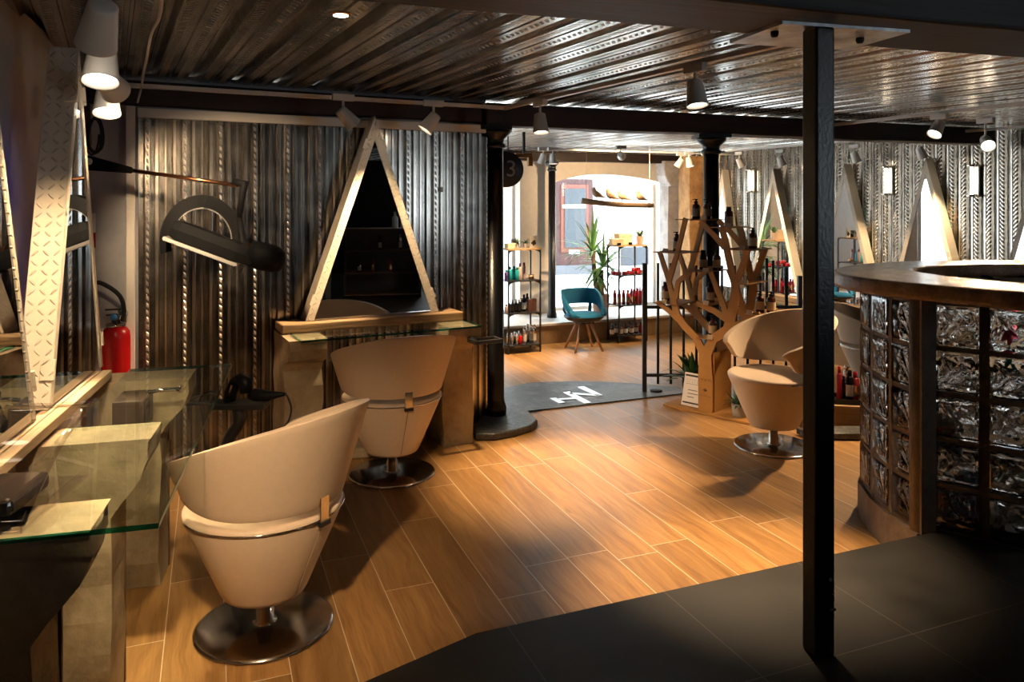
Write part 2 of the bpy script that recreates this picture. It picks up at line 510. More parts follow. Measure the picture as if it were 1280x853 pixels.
# slate landing with the two-letter monogram
arc = [(-.05, 6.44), (.139, 6.61), (.35, 6.65), (.56, 6.667), (.80, 6.65), (.974, 6.61), (1.2, 6.54), (1.43, 6.44)]
sl = [(-.30, 5.95)]+arc+[tuple(onz(855, 493.2, 0)[:2]), tuple(onz(658, 515.7, 0)[:2]), (-.02, 5.76)]
struct(MB().prism([(x, y) for x, y in sl], .001, .010).build('floor_slate_landing', SLATE, bevel=.003))
POLISH = plain('polished_inlay', (.92, .92, .93), .30, .9)
mono = thing('floor_monogram', 'white two-letter HN monogram inlaid in the dark slate landing', 'monogram', tuple(onz(720, 495, .010)))
def stroke(name, pts, w):
    a, b = [onz(620+x/5.333, 460+y/5.333, .010) for x, y in pts]
    d = (b-a).normalized(); n = Vector((-d.y, d.x, 0))*w/2
    o_ = mono.location
    MB().prism([tuple((q-o_)[:2]) for q in (a+n, b+n, b-n, a-n)], .0, .004).build(name, POLISH, mono)
for pts, w in ((((378, 203), (440, 236)), .055), (((408, 212), (530, 206)), .04), (((468, 163), (612, 236)), .06), (((488, 172), (688, 186)), .05), (((564, 128), (690, 187)), .06)):
    stroke('letter_stroke', pts, w)

# ------------------------------------------------------------------ walls
CR = [(0, 0), (.08, 0), (.11, .022), (.19, .022), (.22, 0), (.32, 0), (.36, .032), (.48, .032), (.52, 0), (.60, 0), (.63, .022), (.71, .022), (.74, 0), (.86, 0), (.88, .010), (.94, .010), (.96, 0)]
m = MB().box(-2.75, -.116, .002, .14, 0, 2.34)
struct(fobj(m, 'wall_back', GREYWALL, BACK))
uL = BACK.at_px(168); uR = -.118
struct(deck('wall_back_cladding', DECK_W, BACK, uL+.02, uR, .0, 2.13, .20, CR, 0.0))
# end face of the partition beside the iron column
CR2 = [(0, 0), (.05, 0), (.20, .055), (.26, .055), (.29, .048), (.33, .048), (.36, .055), (.42, .055), (.50, .0), (.55, 0), (.70, .055), (.76, .055), (.79, .048), (.83, .048), (.86, .055), (.92, .055)]
struct(fobj(MB().box(.30, 9.6, .0, .15, LOW, 2.34), 'wall_side', GREYWALL, SIDE))
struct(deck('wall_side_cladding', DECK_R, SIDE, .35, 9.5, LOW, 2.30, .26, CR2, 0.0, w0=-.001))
# left plaster wall
struct(fobj(MB().box(0, 3.82, 0, .15, 0, 2.34), 'wall_left', PLASTER, LEFT))
struct(MB().box(-1.75, -1.6, -3.2, .95, 0, 2.34).box(-1.75, -1.10, .76, .91, 0, 2.34).build('wall_left_return', PLASTER))
# walls round the camera
m = MB()
m.box(5.75, 5.9, -3.2, -.9, 0, 2.34).box(5.75, 5.9, -.1, 4.7, 0, 2.34).box(5.75, 5.9, -.9, -.1, 0, 1.0).box(5.75, 5.9, -.9, -.1, 2.1, 2.34)
struct(m.build('wall_right', DARKWALL))
struct(MB().box(-1.75, 5.9, -3.35, -3.2, 0, 2.34).build('wall_rear', DARKWALL))
# window to the right of the camera, behind it
w4 = struct(MB().box(5.80, 5.86, -.9, -.87, 1.0, 2.1).box(5.80, 5.86, -.13, -.1, 1.0, 2.1).box(5.80, 5.86, -.87, -.13, 1.0, 1.03).box(5.80, 5.86, -.87, -.13, 2.07, 2.1).build('window_4', ALU))
# end wall joining side cladding and right wall
struct(MB().prism([(5.75, 4.55), (5.9, 4.55), (7.35, 4.3), (7.35, 3.3), (7.2, 3.3), (7.2, 4.15)], LOW, 2.34).build('wall_right_end', DARKWALL))

# front (shop window) wall with an arched opening and a tall narrow one
u1a, _ = FRONT.on(691, 300); u1b, _ = FRONT.on(828, 300)
arch_top = [FRONT.on(px, py) for px, py in ((691, 228.5), (705, 224.5), (722, 220.5), (740, 218.3), (756, 217.8), (772, 218.8), (790, 221.0), (808, 224.0), (828, 228.3))]
uwl, uwr = -1.05, FRONT.at_px(650)
TH = .34
m = MB()
def fbox(u0, u1, z0, z1, y0=0, y1=TH): m.box(u0, u1, y0, y1, z0, z1)
fbox(-3.0, uwl, LOW, 2.34); fbox(uwl, uwr, LOW, -.07); fbox(uwl, uwr, 1.87, 2.34); fbox(uwr, u1a, LOW, 2.34)
fbox(u1a, u1b, LOW, -.07); fbox(u1b, 3.35, LOW, 2.34)
for (a, za), (b, zb) in zip(arch_top[:-1], arch_top[1:]):
    vs = [(a, 0, za), (b, 0, zb), (b, 0, 2.34), (a, 0, 2.34), (a, TH, za), (b, TH, zb), (b, TH, 2.34), (a, TH, 2.34)]
    m.add(vs, [(0, 1, 2, 3), (7, 6, 5, 4), (0, 4, 5, 1), (3, 2, 6, 7)])
struct(fobj(m, 'wall_front', CREAMWALL, FRONT))
# glazing
def window(name, u0, u1, z0, z1, fw=.045, mull=(), arched=False):
    fr = thing(name, None, None, FRONT.loc(), FRONT.a); fr['kind'] = 'structure'
    m = MB().box(u0, u0+fw, .20, .26, z0, z1).box(u1-fw, u1, .20, .26, z0, z1).box(u0+fw, u1-fw, .20, .26, z0, z0+fw)
    if not arched: m.box(u0+fw, u1-fw, .20, .26, z1-fw, z1)
    for u in mull: m.box(u-fw/2, u+fw/2, .20, .26, z0, z1)
    m.build('frame', ALU, fr)
    if arched:
        poly = [(u0+fw, z0+fw)]+[(u1-fw, z0+fw)]+[(u, z) for u, z in arch_top[::-1]]
        poly = [(min(max(u, u0+fw), u1-fw), z) for u, z in poly]
    else: poly = [(u0+fw, z0+fw), (u1-fw, z0+fw), (u1-fw, z1-fw), (u0+fw, z1-fw)]
    n = len(poly)
    MB().add([(u, .222, z) for u, z in poly]+[(u, .236, z) for u, z in poly], [tuple(range(n)), tuple(range(n, 2*n))[::-1]]+[(i, (i+1) % n, (i+1) % n+n, i+n) for i in range(n)]).build('pane', PANE, fr)
    return fr
window('window_1', u1a, u1b, -.07, 1.84, arched=True)
window('window_2', uwl, uwr, -.07, 1.87, mull=(uwr-.30,))
# deep stone sill with an ochre front
struct(fobj(MB().box(-3.0, 3.3, -.80, 0, LOW, -.105), 'trim_1', GOLDC, FRONT))
struct(fobj(MB().box(-3.0, 3.3, -.83, 0, -.105, -.07), 'trim_2', LEDGEW, FRONT, bevel=.006))
# wall on the far left with a side window
m = MB().box(-2.75, -2.6, 4.2, 6.9, LOW, 2.34).box(-2.75, -2.6, 9.3, 10.3, LOW, 2.34).box(-2.75, -2.6, 6.9, 9.3, LOW, .35).box(-2.75, -2.6, 6.9, 9.3, 2.05, 2.34)
struct(m.build('wall_far_left', CREAMWALL))
m = MB().box(-2.70, -2.65, 6.9, 6.96, .35, 2.05).box(-2.70, -2.65, 9.24, 9.3, .35, 2.05).box(-2.70, -2.65, 6.96, 9.24, .35, .41).box(-2.70, -2.65, 6.96, 9.24, 1.99, 2.05).box(-2.70, -2.65, 8.07, 8.13, .41, 1.99)
struct(m.build('window_3', ALU))

# ceiling deck: ridges run along the room
CP = [(0, 0), (.02, .0), (.08, .050), (.13, .050), (.145, .044), (.175, .044), (.19, .050), (.25, .050), (.32, .0), (.34, -.0), (.60, 0.0), (.615, .010), (.66, .010), (.675, 0.0), (.98, 0)]
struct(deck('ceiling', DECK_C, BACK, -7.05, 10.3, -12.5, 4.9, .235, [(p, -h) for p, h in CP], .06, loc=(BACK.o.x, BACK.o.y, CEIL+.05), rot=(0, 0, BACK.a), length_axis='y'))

# ------------------------------------------------------------------ stone piers by the shop window
pg = thing('corbelled_stone_pier', 'grey sandstone pier with a corbelled head beside the arched window', 'pier', FRONT.loc(FRONT.at_px(846, .22), .22, LOW), FRONT.a)
ub = [FRONT.at_px(x, .22)-FRONT.at_px(846, .22) for x in (834, 858)]
rough(MB().box(ub[0], ub[1], -.02, .20, 0, 2.2).build('shaft', PIERG, pg), .02, 6, 6)
cs = [(ub[0], 2.16), (ub[0]-.05, 2.22), (ub[0]-.10, 2.32), (ub[0]-.12, 2.45), (ub[0]-.12, 2.55), (ub[1]+.02, 2.55), (ub[1]+.02, 2.20), (ub[1], 2.16)]
n = len(cs)
MB().add([(u, -.10, z) for u, z in cs]+[(u, .16, z) for u, z in cs], [tuple(range(n)), tuple(range(n, 2*n))[::-1]]+[(i, (i+1) % n, (i+1) % n+n, i+n) for i in range(n)]).build('corbel', PIERG, pg, bevel=.02)
o = MB().box(-.16, .17, -.22, .22, 0, 2.60).build('rubble_pier', PIERB, loc=(2.74, 11.42, LOW+.002), rot=(0, 0, R(8)))
rough(o, .035, 4, 8); tag(o, 'ochre rubble stone pier between the window corner and the mirrors', 'pier')

# ------------------------------------------------------------------ beams and iron columns
def beam(name, a, b, w, z0, z1, label, mat=BEAM):
    a = Vector(a); b = Vector(b); L = (b-a).length; ang = math.atan2(b.y-a.y, b.x-a.x)
    m = MB(); k = 40
    for i in range(1): m.box(0, L, -w/2, w/2, 0, z1-z0)
    o = m.build(name, mat, loc=(a.x, a.y, z0), rot=(0, 0, ang))
    bm = bmesh.new(); bm.from_mesh(o.data)
    for q in range(1, k): bmesh.ops.bisect_plane(bm, geom=bm.verts[:]+bm.edges[:]+bm.faces[:], plane_co=(L*q/k, 0, 0), plane_no=(1, 0, 0))
    for v in bm.verts:
        v.co.z += noise.noise(Vector((v.co.x*1.3, v.co.y*9, v.co.z*9)))*.012 if v.co.z < (z1-z0)*.5 else 0
        v.co.y += noise.noise(Vector((v.co.x*1.1, v.co.z*8, 5)))*.014
    bm.to_mesh(o.data); bm.free()
    b_ = o.modifiers.new('bevel', 'BEVEL'); b_.width = .012; b_.segments = 2; b_.limit_method = 'ANGLE'; b_.angle_limit = R(50)
    return tag(o, label, 'beam')
bd = Vector((.9455, .3256))
c0 = Vector((1.085, 2.69-.29))
COLN = P(1023, 815, 1.42*F/(815-HZ)); COLN.z = TILE
q = Vector((COLN.x, COLN.y+.02))
zb1 = 2.15
beam('timber_beam', tuple(q-bd*3.6-Vector((0, 0))), tuple(q+bd*5.4), .34, zb1, CEIL+.01, 'heavy dark timber beam crossing overhead on the nearest black column')
bp = BACK.pt(-2.7, -.03); bq = BACK.pt(-.16, -.03)
beam('wall_beam', (bp.x, bp.y), (bq.x, bq.y), .16, 2.145, CEIL+.03, 'dark timber beam running above the corrugated back wall')
beam('far_beam', (-.22, 5.46), (4.62, 7.40), .20, 2.13, CEIL+.03, 'dark timber beam spanning between the two far iron columns')
fb = FRONT.pt(-2.6, .16); fc = FRONT.pt(3.0, .16)
beam('window_beam', (fb.x, fb.y), (fc.x, fc.y), .16, 2.16, CEIL+.03, 'dark timber beam above the cream shop window wall')

def column(name, x, y, z0, z1, r0, r1, label, capital=True, square=False):
    t = thing(name, label, 'column', (x, y, z0))
    h = z1-z0
    if square:
        MB().box(-r0, r0, -r0, r0, 0, h).build('shaft', IRON, t, bevel=.006)
        return t
    ch = .16 if capital else 0
    MB().lathe([(r0*1.25, 0), (r0*1.25, .05), (r0*1.05, .09), (r0, .12), (r1, h-ch)], 28).build('shaft', IRON, t)
    if capital:
        c = r1
        MB().lathe([(c, h-ch), (c*1.35, h-ch+.01), (c*1.35, h-ch+.03), (c*1.05, h-ch+.04), (c*1.2, h-ch+.07), (c*1.9, h-ch+.11), (c*1.95, h-.03), (c*1.75, h-.028)], 28).box(-c*2.1, c*2.1, -c*2.1, c*2.1, h-.03, h).build('capital', IRON, t)
    return t
ln = thing('near_iron_column', 'square black steel post standing on the dark tiles at right', 'column', tuple(COLN), R(15))
MB().box(-.035, .035, -.035, .035, 0, zb1-TILE-.012).build('shaft', IRON, ln, bevel=.008, seg=3)
hp = MB(); hp.box(-.15, .32, -.03, .27, zb1-TILE-.012, zb1-TILE).build('head_plate', STEEL, ln)
mm = MB()
for bx, by in ((-.11, .07), (.22, .08)): mm.lathe([(.0, zb1-TILE-.030), (.010, zb1-TILE-.030), (.014, zb1-TILE-.022), (.014, zb1-TILE-.012)], 6, T(bx, by))
mm.build('bolt', RUBBER, ln)
mm = MB().lathe([(.0, 0), (.006, 0), (.006, .002), (0, .002)], 10, T(.012, -.0425, .245)@RX(PI/2)).lathe([(.0, 0), (.004, 0), (.004, .002), (0, .002)], 10, T(.02, -.0425, .20)@RX(PI/2)).box(.008, .030, -.0445, -.0425, .148, .155)
mm.build('paint_chip', WHITEP, ln)
column('iron_column', -.124, 5.50, .052, 2.13, .068, .060, 'round black cast-iron column at the end of the back wall')
column('iron_column', 1.625, 6.20, .001, 2.13, .072, .062, 'round black cast-iron column behind the plywood tree display')
yc = (EYE+.07)*F/(397-HZ)
column('slim_iron_column', (690-CX)/F*yc, yc, -.07, 2.165, .055, .05, 'slim black iron column on the window sill')
# stone under the first column
pl = [onz(x, y, .03) for x, y in ((594, 546), (618, 546), (645, 541), (664, 535), (672, 528), (664, 520), (655, 513), (632, 505), (612, 512), (592, 535))]
o = MB().prism([(p.x, p.y) for p in pl], .001, .050).build('column_plinth', SLATE, bevel=.012, seg=3)
tag(o, 'worn dark stone slab at the foot of the back wall column', 'stone slab')
pl = [BACK.pt(a, b) for a, b in ((-1.36, .05), (-1.36, .30), (-1.1, .36), (-.85, .33), (-.66, .22), (-.66, .05))]
o = MB().prism([(p.x, p.y) for p in pl], .001, .07).build('stone_footing', CONC, bevel=.015, seg=3)
tag(o, 'low rough stone footing under the mirror shelf between its two pillars', 'stone slab')

# white posts and rails on the back wall
o = fobj(MB().box(uL-.045, uL+.003, -.06, .0, .001, 2.14), 'wall_post', WHITEM, BACK, bevel=.004)
tag(o, 'white vertical metal post between grey wall and corrugated sheets', 'post')
o = fobj(MB().box(uL+.015, uR-.03, -.075, -.042, 2.075, 2.13), 'wall_rail', WHITEM, BACK, bevel=.004)
tag(o, 'white horizontal rail along the top of the corrugated wall', 'rail')

# ------------------------------------------------------------------ street outside
STREET = Frame(0, 17.2, .955, .2957)
struct(MB().prism([(-9, 11.0), (-9, 30), (16, 30), (16, 14)], -.28, -.12).build('street_ground', plain('pale_paving', (.72, .71, .69), .8, var=.06, scale=2)))
FAC = plain('pale_render', (.80, .76, .70), .9, var=.04, scale=1)
bl = thing('street_building', 'pale rendered building across the street outside the arched window', 'building', STREET.loc(), STREET.a)
MB().box(-12, 11, 0, .5, -.12, 9).build('facade', FAC, bl)
def sx(px): return STREET.at_px(px)
def sz(px, py): return STREET.on(px, py)[1]
dz = sz(715, 322)
REDW = wood('russet_door_wood', (.035, .010, .008), (.08, .024, .018), 'z', .4, .6)
d = MB().box(sx(693), sx(739), -.10, .02, sz(715, 335), sz(715, 224)).build('door_surround', REDW, bl)
MB().box(sx(699), sx(733), -.13, -.09, sz(715, 315), sz(715, 231)).build('door_frame', plain('copper_red_paint', (.17, .045, .025), .6), bl)
MB().box(sx(703), sx(729), -.16, -.12, sz(715, 309), sz(715, 236)).build('door_glass', plain('dark_reflecting_glass', (.035, .04, .045), .25), bl)
MB().box(sx(700), sx(729), -.17, -.15, sz(715, 260), sz(715, 256)).build('door_bar', FAC, bl)
MB().box(sx(693), sx(739), -.16, .02, -.12, sz(715, 331)).build('door_step', plain('grey_step', (.12, .12, .13), .8), bl)
MB().box(sx(708), sx(721), -.17, -.16, sz(715, 317), sz(715, 312)).build('letter_plate', WHITEP, bl)
peach = plain('peach_stone_trim', (.40, .28, .19), .9)
for a, b, c, e in ((766, 776, 218, 290), (810, 824, 218, 290), (762, 828, 290, 297), (628, 643, 215, 300)):
    MB().box(sx(a), sx(b), -.06, .01, sz((a+b)/2, e), sz((a+b)/2, c-18 if c < 220 else c)).build('window_trim', peach, bl)
MB().box(sx(776), sx(810), -.03, .02, sz(790, 290), sz(790, 190)).build('shutter', plain('pale_blue_blind', (.42, .48, .52), .8), bl)
MB().box(sx(776), sx(810), -.05, .02, sz(790, 332), sz(790, 309)).build('basement_grille', plain('grey_grille', (.05, .055, .065), .7), bl)
MB().box(sx(630), sx(642), -.05, .02, sz(635, 272), sz(635, 205)).build('shutter', plain('rose_shutter', (.13, .07, .065), .8), bl)
# daylight beyond the left side: a light facade so the side window does not look into nothing
o = MB().box(-7.5, -7.2, 3, 14, -.12, 7).box(-7.2, -7.15, 7.5, 9.0, .6, 2.6).build('side_building', FAC)
tag(o, 'pale building across the lane seen only in mirrors', 'building')
# ------------------------------------------------------------------ triangular mirrors framed in diamond plate
def aframe(fr, u, w, z, b, h, depth, fw, label, led, group=None, mirror=True, rz=0, hinges=True):
    t = thing('triangular_mirror', label, 'mirror', fr.loc(u, w, z), fr.a+rz, group)
    th = math.atan2(b/2, h); wx = fw/math.cos(th); wv = fw/math.sin(th)
    for s in (-1, 1):
        poly = [(s*b/2, 0), (0, h), (0, h-wv), (s*(b/2-wx), 0)]
        c, q = math.cos(th*s), math.sin(th*s)
        # leg axis runs from (s*b/2,0) to (0,h): turn it upright
        loc_ = [((x-s*b/2)*c+zz*q, -(x-s*b/2)*q+zz*c) for x, zz in poly]
        n = 4
        m = MB().add([(x, 0, zz) for x, zz in loc_]+[(x, -depth, zz) for x, zz in loc_], [tuple(range(n)), tuple(range(n, 2*n))[::-1]]+[(i, (i+1) % n, (i+1) % n+n, i+n) for i in range(n)])
        o = m.build('leg', PLATE, t, loc=(s*b/2, 0, 0), rot=(0, -th*s, 0), bevel=.0025, seg=1)
        if hinges:
            for f_ in (.10, .86):
                x = s*(b/2)*(1-f_); zz = h*f_
                M = T(x+s*.004, -depth*.86, zz)@RY(-th*s)
                MB().box(-.006, .006, -.022, .022, -.035, .035, M).build('hinge_plate', PLATE, t, bevel=.002)
    ins = depth-.004
    x0 = b/2-wx*.6; zt = h-wv*.6
    m = MB().add([(-x0, -ins, .004), (x0, -ins, .004), (0, -ins, zt), (-x0, -ins+.006, .004), (x0, -ins+.006, .004), (0, -ins+.006, zt)],
                 [(0, 1, 2), (5, 4, 3), (0, 3, 4, 1), (1, 4, 5, 2), (2, 5, 3, 0)])
    if mirror: m.build('mirror_pane', MIRROR, t)
    if led is not None:
        for s in (-1, 1):
            M = T(s*(b*.25-.045), .004, h*.42)@RY(-th*s)
            MB().box(-.006, .006, -.004, .004, -h*.28, h*.28, M).build('led_strip', led, t)
    return t

# ------------------------------------------------------------------ back station
uA = -1.0
ledge = MB().box(BACK.at_px(352, .27), BACK.at_px(579, .27), -.275, -.045, .0, .055)
o = fobj(ledge, 'timber_ledge', LOGW, BACK, bevel=.008); o.location.z = .795
rough(o, .006, 8, 0); tag(o, 'weathered timber ledge under the triangular mirror on the back wall', 'shelf')
wA = .10
aframe(BACK, (BACK.at_px(383, .23)+BACK.at_px(551, .23))/2, .06, .852, BACK.at_px(551, .23)-BACK.at_px(383, .23), 1.29, .14, .052,
       'large triangular mirror in cream diamond plate leaning space above the back wall ledge', LEDV)
# glass shelf
def glass_shelf(fr, u0, u1, w0, w1, z, label, joints=()):
    t = thing('glass_shelf', label, 'shelf', fr.loc((u0+u1)/2, (w0+w1)/2, z), fr.a)
    hu = (u1-u0)/2; hw = (w1-w0)/2
    cuts = [-hu]+[j-(u0+u1)/2 for j in joints]+[hu]
    for a, b in zip(cuts[:-1], cuts[1:]):
        MB().box(a+.001, b-.001, -hw, hw, 0, .014).build('glass_panel', GLASS, t)
        e = MB().box(a+.002, b-.002, -hw-.0015, -hw-.0002, .001, .013)
        e.build('polished_edge', GEDGE, t)
    MB().box(hu+.0002, hu+.0015, -hw, hw, .001, .013).build('polished_end', GEDGE, t)
    MB().box(-hu-.0015, -hu-.0002, -hw, hw, .001, .013).build('polished_end', GEDGE, t)
    return t
def pillar(fr, u0, u1, w1, top, wtop, label, cut=.30, mat=CONC, side=False, w0=.035):
    """cast pillar whose head widens forward to carry the glass"""
    t = thing('concrete_pillar', label, 'pillar', fr.loc((u0+u1)/2, 0, .001), fr.a)
    hu = (u1-u0)/2
    prof = [(w0, 0), (w1, 0), (w1, top-cut), (w1+.03, top-cut+.05), (wtop-.03, top-.12), (wtop, top-.06), (wtop, top), (w0, top)]
    n = len(prof)
    vs = [(-hu, -a, b) for a, b in prof]+[(hu, -a, b) for a, b in prof]
    m = MB().add(vs, [tuple(range(n)), tuple(range(n, 2*n))[::-1]]+[(i, (i+1) % n, (i+1) % n+n, i+n) for i in range(n)])
    o = m.build('shaft', mat, t)
    bm = bmesh.new(); bm.from_mesh(o.data); bmesh.ops.triangulate(bm, faces=[f for f in bm.faces if len(f.verts) > 4])
    bmesh.ops.subdivide_edges(bm, edges=bm.edges, cuts=5, use_grid_fill=True); bm.normal_update()
    for v in bm.verts:
        if .02 < v.co.z < top-.002: v.co += Vector((noise.noise(v.co*6+Vector((u0, 0, 0))), noise.noise(v.co*6+Vector((0, 7+u0, 0))), 0))*.018
    bm.to_mesh(o.data); bm.free()
    b_ = o.modifiers.new('bevel', 'BEVEL'); b_.width = .010; b_.segments = 2; b_.limit_method = 'ANGLE'; b_.angle_limit = R(45)
    for p in o.data.polygons: p.use_smooth = False
    if side:
        MB().box(hu, hu+.012, -w1-.004, -.035, 0, top-cut*1.05).build('timber_cheek', CONCD, t)
    return t
pillar(BACK, BACK.at_px(357, .40), BACK.at_px(405, .40), .36, .788, .50, 'left concrete pillar under the back wall ledge and glass shelf', .20)
pillar(BACK, BACK.at_px(555, .40), BACK.at_px(592, .40), .39, .788, .50, 'right concrete pillar under the back wall ledge and glass shelf', .17)
g0 = onz(378, 428, .80); g1 = onz(600, 407, .80)
ua, wa = BACK.uw(g0); ub_, wb_ = BACK.uw(g1)
glass_shelf(BACK, ua, ub_, .285, (wa+wb_)/2, .790, 'small green-edged glass shelf in front of the back wall mirror')
# black ring holder on the right pillar
hd = thing('dryer_holder', 'black open metal hair dryer holder on the right pillar of the back station', 'holder', BACK.loc(ub_-.03, .53, .70), BACK.a)
MB().tube([(-.06, .09, .03), (0, .02, .01), (.02, 0, 0)], .008, 8).build('bracket_arm', BLACK, hd)
MB().box(-.02, .16, -.08, -.06, -.012, .012).box(-.02, .16, .02, .04, -.012, .012).box(-.03, .0, -.08, .04, -.012, .012).box(.15, .17, -.08, .04, -.012, .012).build('ring', BLACK, hd, bevel=.004)

# ------------------------------------------------------------------ left station (runs at an angle along the plaster wall)
ZG = .87
a0 = onz(213, 652, ZG); a1 = onz(282, 455, ZG); aj = onz(258, 522, ZG)
(s0, n0), (s1, n1), (sj, nj) = STN.uw(a0), STN.uw(a1), STN.uw(aj)
glass_shelf(STN, s0, s1, .035, (n0+n1)/2, ZG-.014, 'long two-panel glass shelf with green edges along the left wall', (sj,))
bar = MB()
b0 = STN.uw(onz(0, 580, .905))[0]; b1 = STN.uw(onz(145, 462, .905))[0]
bar.box(-1.24, b1, .0, .036, 0, .034).box(-1.24, b1-.006, .040, .076, 0, .034)
o = fobj(bar, 'pine_bar', PINE, STN, bevel=.003); o.location.z = ZG+.001
tag(o, 'pale double pine bar lying at the back of the long glass shelf', 'timber bar')
MB_ = MB().box(b1-.30, b1-.12, -.02, .06, -.16, -.02)
uN, uF = STN.at_px(62, -.048), STN.at_px(129, -.048)
aframe(STN, (uN+uF)/2, -.150, .907, uF-uN, 1.262, .102, .034, 'tall triangular mirror of diamond plate on the pine bar, nearer the wall corner', LEDV, rz=R(-0))
uF = STN.at_px(46, -.048)
aframe(STN, uF-.43, -.148, .907, .86, 1.33, .100, .024, 'triangular mirror at the left picture edge, only its far leg in view', LEDV)
for (u0, u1), lb in zip(((-1.01, -.81), (-.32, -.133), (.52, .70)), ('shadowed concrete pillar nearest the camera under the long glass shelf', 'middle concrete pillar under the long glass shelf', 'far concrete pillar under the long glass shelf beside the fire extinguisher')):
    pillar(STN, u0, u1, .185, ZG-.016, .30, lb, .24, side=True, w0=-.07)
t = thing('dark_holder_box', 'small dark wooden box hung below the glass shelf behind the pine bar', 'box', STN.loc(.33, .12, ZG-.15), STN.a)
MB().box(-.09, .09, -.055, .055, 0, .12).build('body', plain('dark_walnut', (.05, .028, .018), .5), t, bevel=.004)
MB().box(-.07, -.01, -.057, -.054, .02, .10).box(.01, .07, -.057, -.054, .02, .10).build('front_panel', BLACK, t)
MB().tube([(.02, -.05, .125), (.02, -.09, .13), (.02, -.16, .13)], .008, 10).lathe([(.0, 0), (.014, 0), (.014, .01), (0, .01)], 12, T(.02, -.16, .13)@RX(PI/2)).build('metal_peg', CHROME, t)

# clear acrylic tray of visors lying on the near end of the glass
ac = thing('acrylic_organiser', 'clear curved acrylic organiser on the near end of the long glass shelf', 'organiser', (-1.165, 1.81, 1), R(8))
ac.location.z = ZG+.002
def curl(u, v):
    # a bent sheet: rises from the front, curls over at the back
    y = -.17+.36*v; z = .02+.165*math.sin(min(1, v*1.15)*PI*.5)+(.018*math.sin(max(0, v-.8)*5*PI))
    return Vector((-.11+.19*u+.02*v*u, y, z))
g = MB(); g.grid(curl, 10, 24)
o = g.build('lid', ACRYL, ac); sd = o.modifiers.new('thick', 'SOLIDIFY'); sd.thickness = .006
MB().box(-.11, .075, -.17, -.164, 0, .03).box(.072, .078, -.17, .18, 0, .03).box(-.11, .072, -.164, .18, 0, .005).build('tray', ACRYL, ac, bevel=.002)
MB().tube([curl(1, v/16)+Vector((0, 0, .004)) for v in range(17)], .005, 8).build('rolled_rim', ACRYL, ac)
MB().box(-.10, .02, -.10, .10, .006, .05).build('dark_tool_case', SMOKE, ac, bevel=.015, seg=3)
MB().tube([(.03, .12, .14), (.05, .15, .165), (.075, .16, .16), (.08, .15, .13)], .007, 8).build('handle', ACRYL, ac)

# ------------------------------------------------------------------ salon chairs
def salon_chair(label):
    t = thing('salon_chair', label, 'chair', (0, 0, 0), 0)
    MB().lathe([(0, 0), (.235, 0), (.252, .004), (.252, .009), (.240, .014), (.06, .017), (0, .017)], 64, cap=False).build('base_plate', BRUSHED, t)
    MB().lathe([(.045, .017), (.045, .022), (.032, .024), (.032, .075), (.026, .078), (.026, .20)], 28).build('pedestal', CHROME, t)
    # tapered seat body, back is local -y
    m_ = MB().lathe([(0, .135), (.125, .135), (.150, .142), (.160, .158), (.288, .452), (.288, .466), (.280, .474), (.262, .476), (.245, .470), (.12, .474), (0, .476)], 64, cap=False)
    _s = m_.build('seat', LEATHER, t)
    MB().tube([(math.sin(R(a))*.291, -math.cos(R(a))*.291, .459) for a in range(-112, 113, 4)], .0032, 8).build('seat_rail', CHROME, _s)
    MB().tube([(.0, -(.163+.128*k/6*1.0)-.001, .16+.29*k/6) for k in range(7)], .0018, 6).build('seat_seam', SEAM, _s)
    # shell
    def zt(p): return .735+.128*math.cos(p)
    def zb(p): return .505+.055*max(0, (abs(p)-R(60))/R(60))**2
    def rad(z): return .288+(z-.5)*.30
    NU, NV = 72, 10
    def shell(off, top=0):
        def fn(u, v):
            p0 = (u*2-1)
            lim = R(112)+R(12)*v
            p = p0*lim
            e = max(0, abs(p0)-.93)/.07
            lo, hi = zb(p), zt(p)
            lo += .03*e*e; hi -= .018*e*e
            z = lo+(hi-lo)*v
            r = rad(z)-off
            return Vector((math.sin(p)*r, -math.cos(p)*r, z))
        return fn
    fo, fi = shell(0), shell(.034)
    vs = []; fs = []
    for f_ in (fo, fi):
        for i in range(NU+1):
            for j in range(NV+1): vs.append(f_(i/NU, j/NV))
    K = (NU+1)*(NV+1); idx = lambda i, j, s=0: s*K+i*(NV+1)+j
    for i in range(NU):
        for j in range(NV):
            fs.append((idx(i, j), idx(i+1, j), idx(i+1, j+1), idx(i, j+1)))
            fs.append((idx(i, j, 1), idx(i, j+1, 1), idx(i+1, j+1, 1), idx(i+1, j, 1)))
        for j in (0, NV): fs.append((idx(i, j), idx(i+1, j), idx(i+1, j, 1), idx(i, j, 1)))
    for i in (0, NU):
        for j in range(NV): fs.append((idx(i, j), idx(i, j+1), idx(i, j+1, 1), idx(i, j, 1)))
    MB().add(vs, fs, True).build('backrest', LEATHER, t, bevel=.007, seg=3)
    _b = MB().box(-.022, .022, -.300, -.290, .440, .545).build('back_bracket', CHROME, t, bevel=.002)
    MB().box(-.025, .025, -.306, -.288, .438, .456).build('bracket_clamp', BLACK, _b, bevel=.002)
    return t
ch = salon_chair('cream salon chair nearest the camera, turned to the left mirrors')
def place(o, px, py, face):
    p = onz(px, py, .0); o.location = (p.x, p.y, 0.0); o.rotation_euler = (0, 0, face); return o
# local back is -y; face = rotation about z
place(ch, 331, 782, R(61))
c2 = copy_thing(ch, label='cream salon chair at the back wall mirror with its back to us'); place(c2, 490, 592, R(27))
c3 = copy_thing(ch, label='cream salon chair facing us between the plywood tree and the black post'); place(c3, 967, 558, R(114))
c4 = copy_thing(ch, label='cream salon chair half hidden behind the glass block desk', loc=(3.66, 7.75, LOW), rz=R(-125))

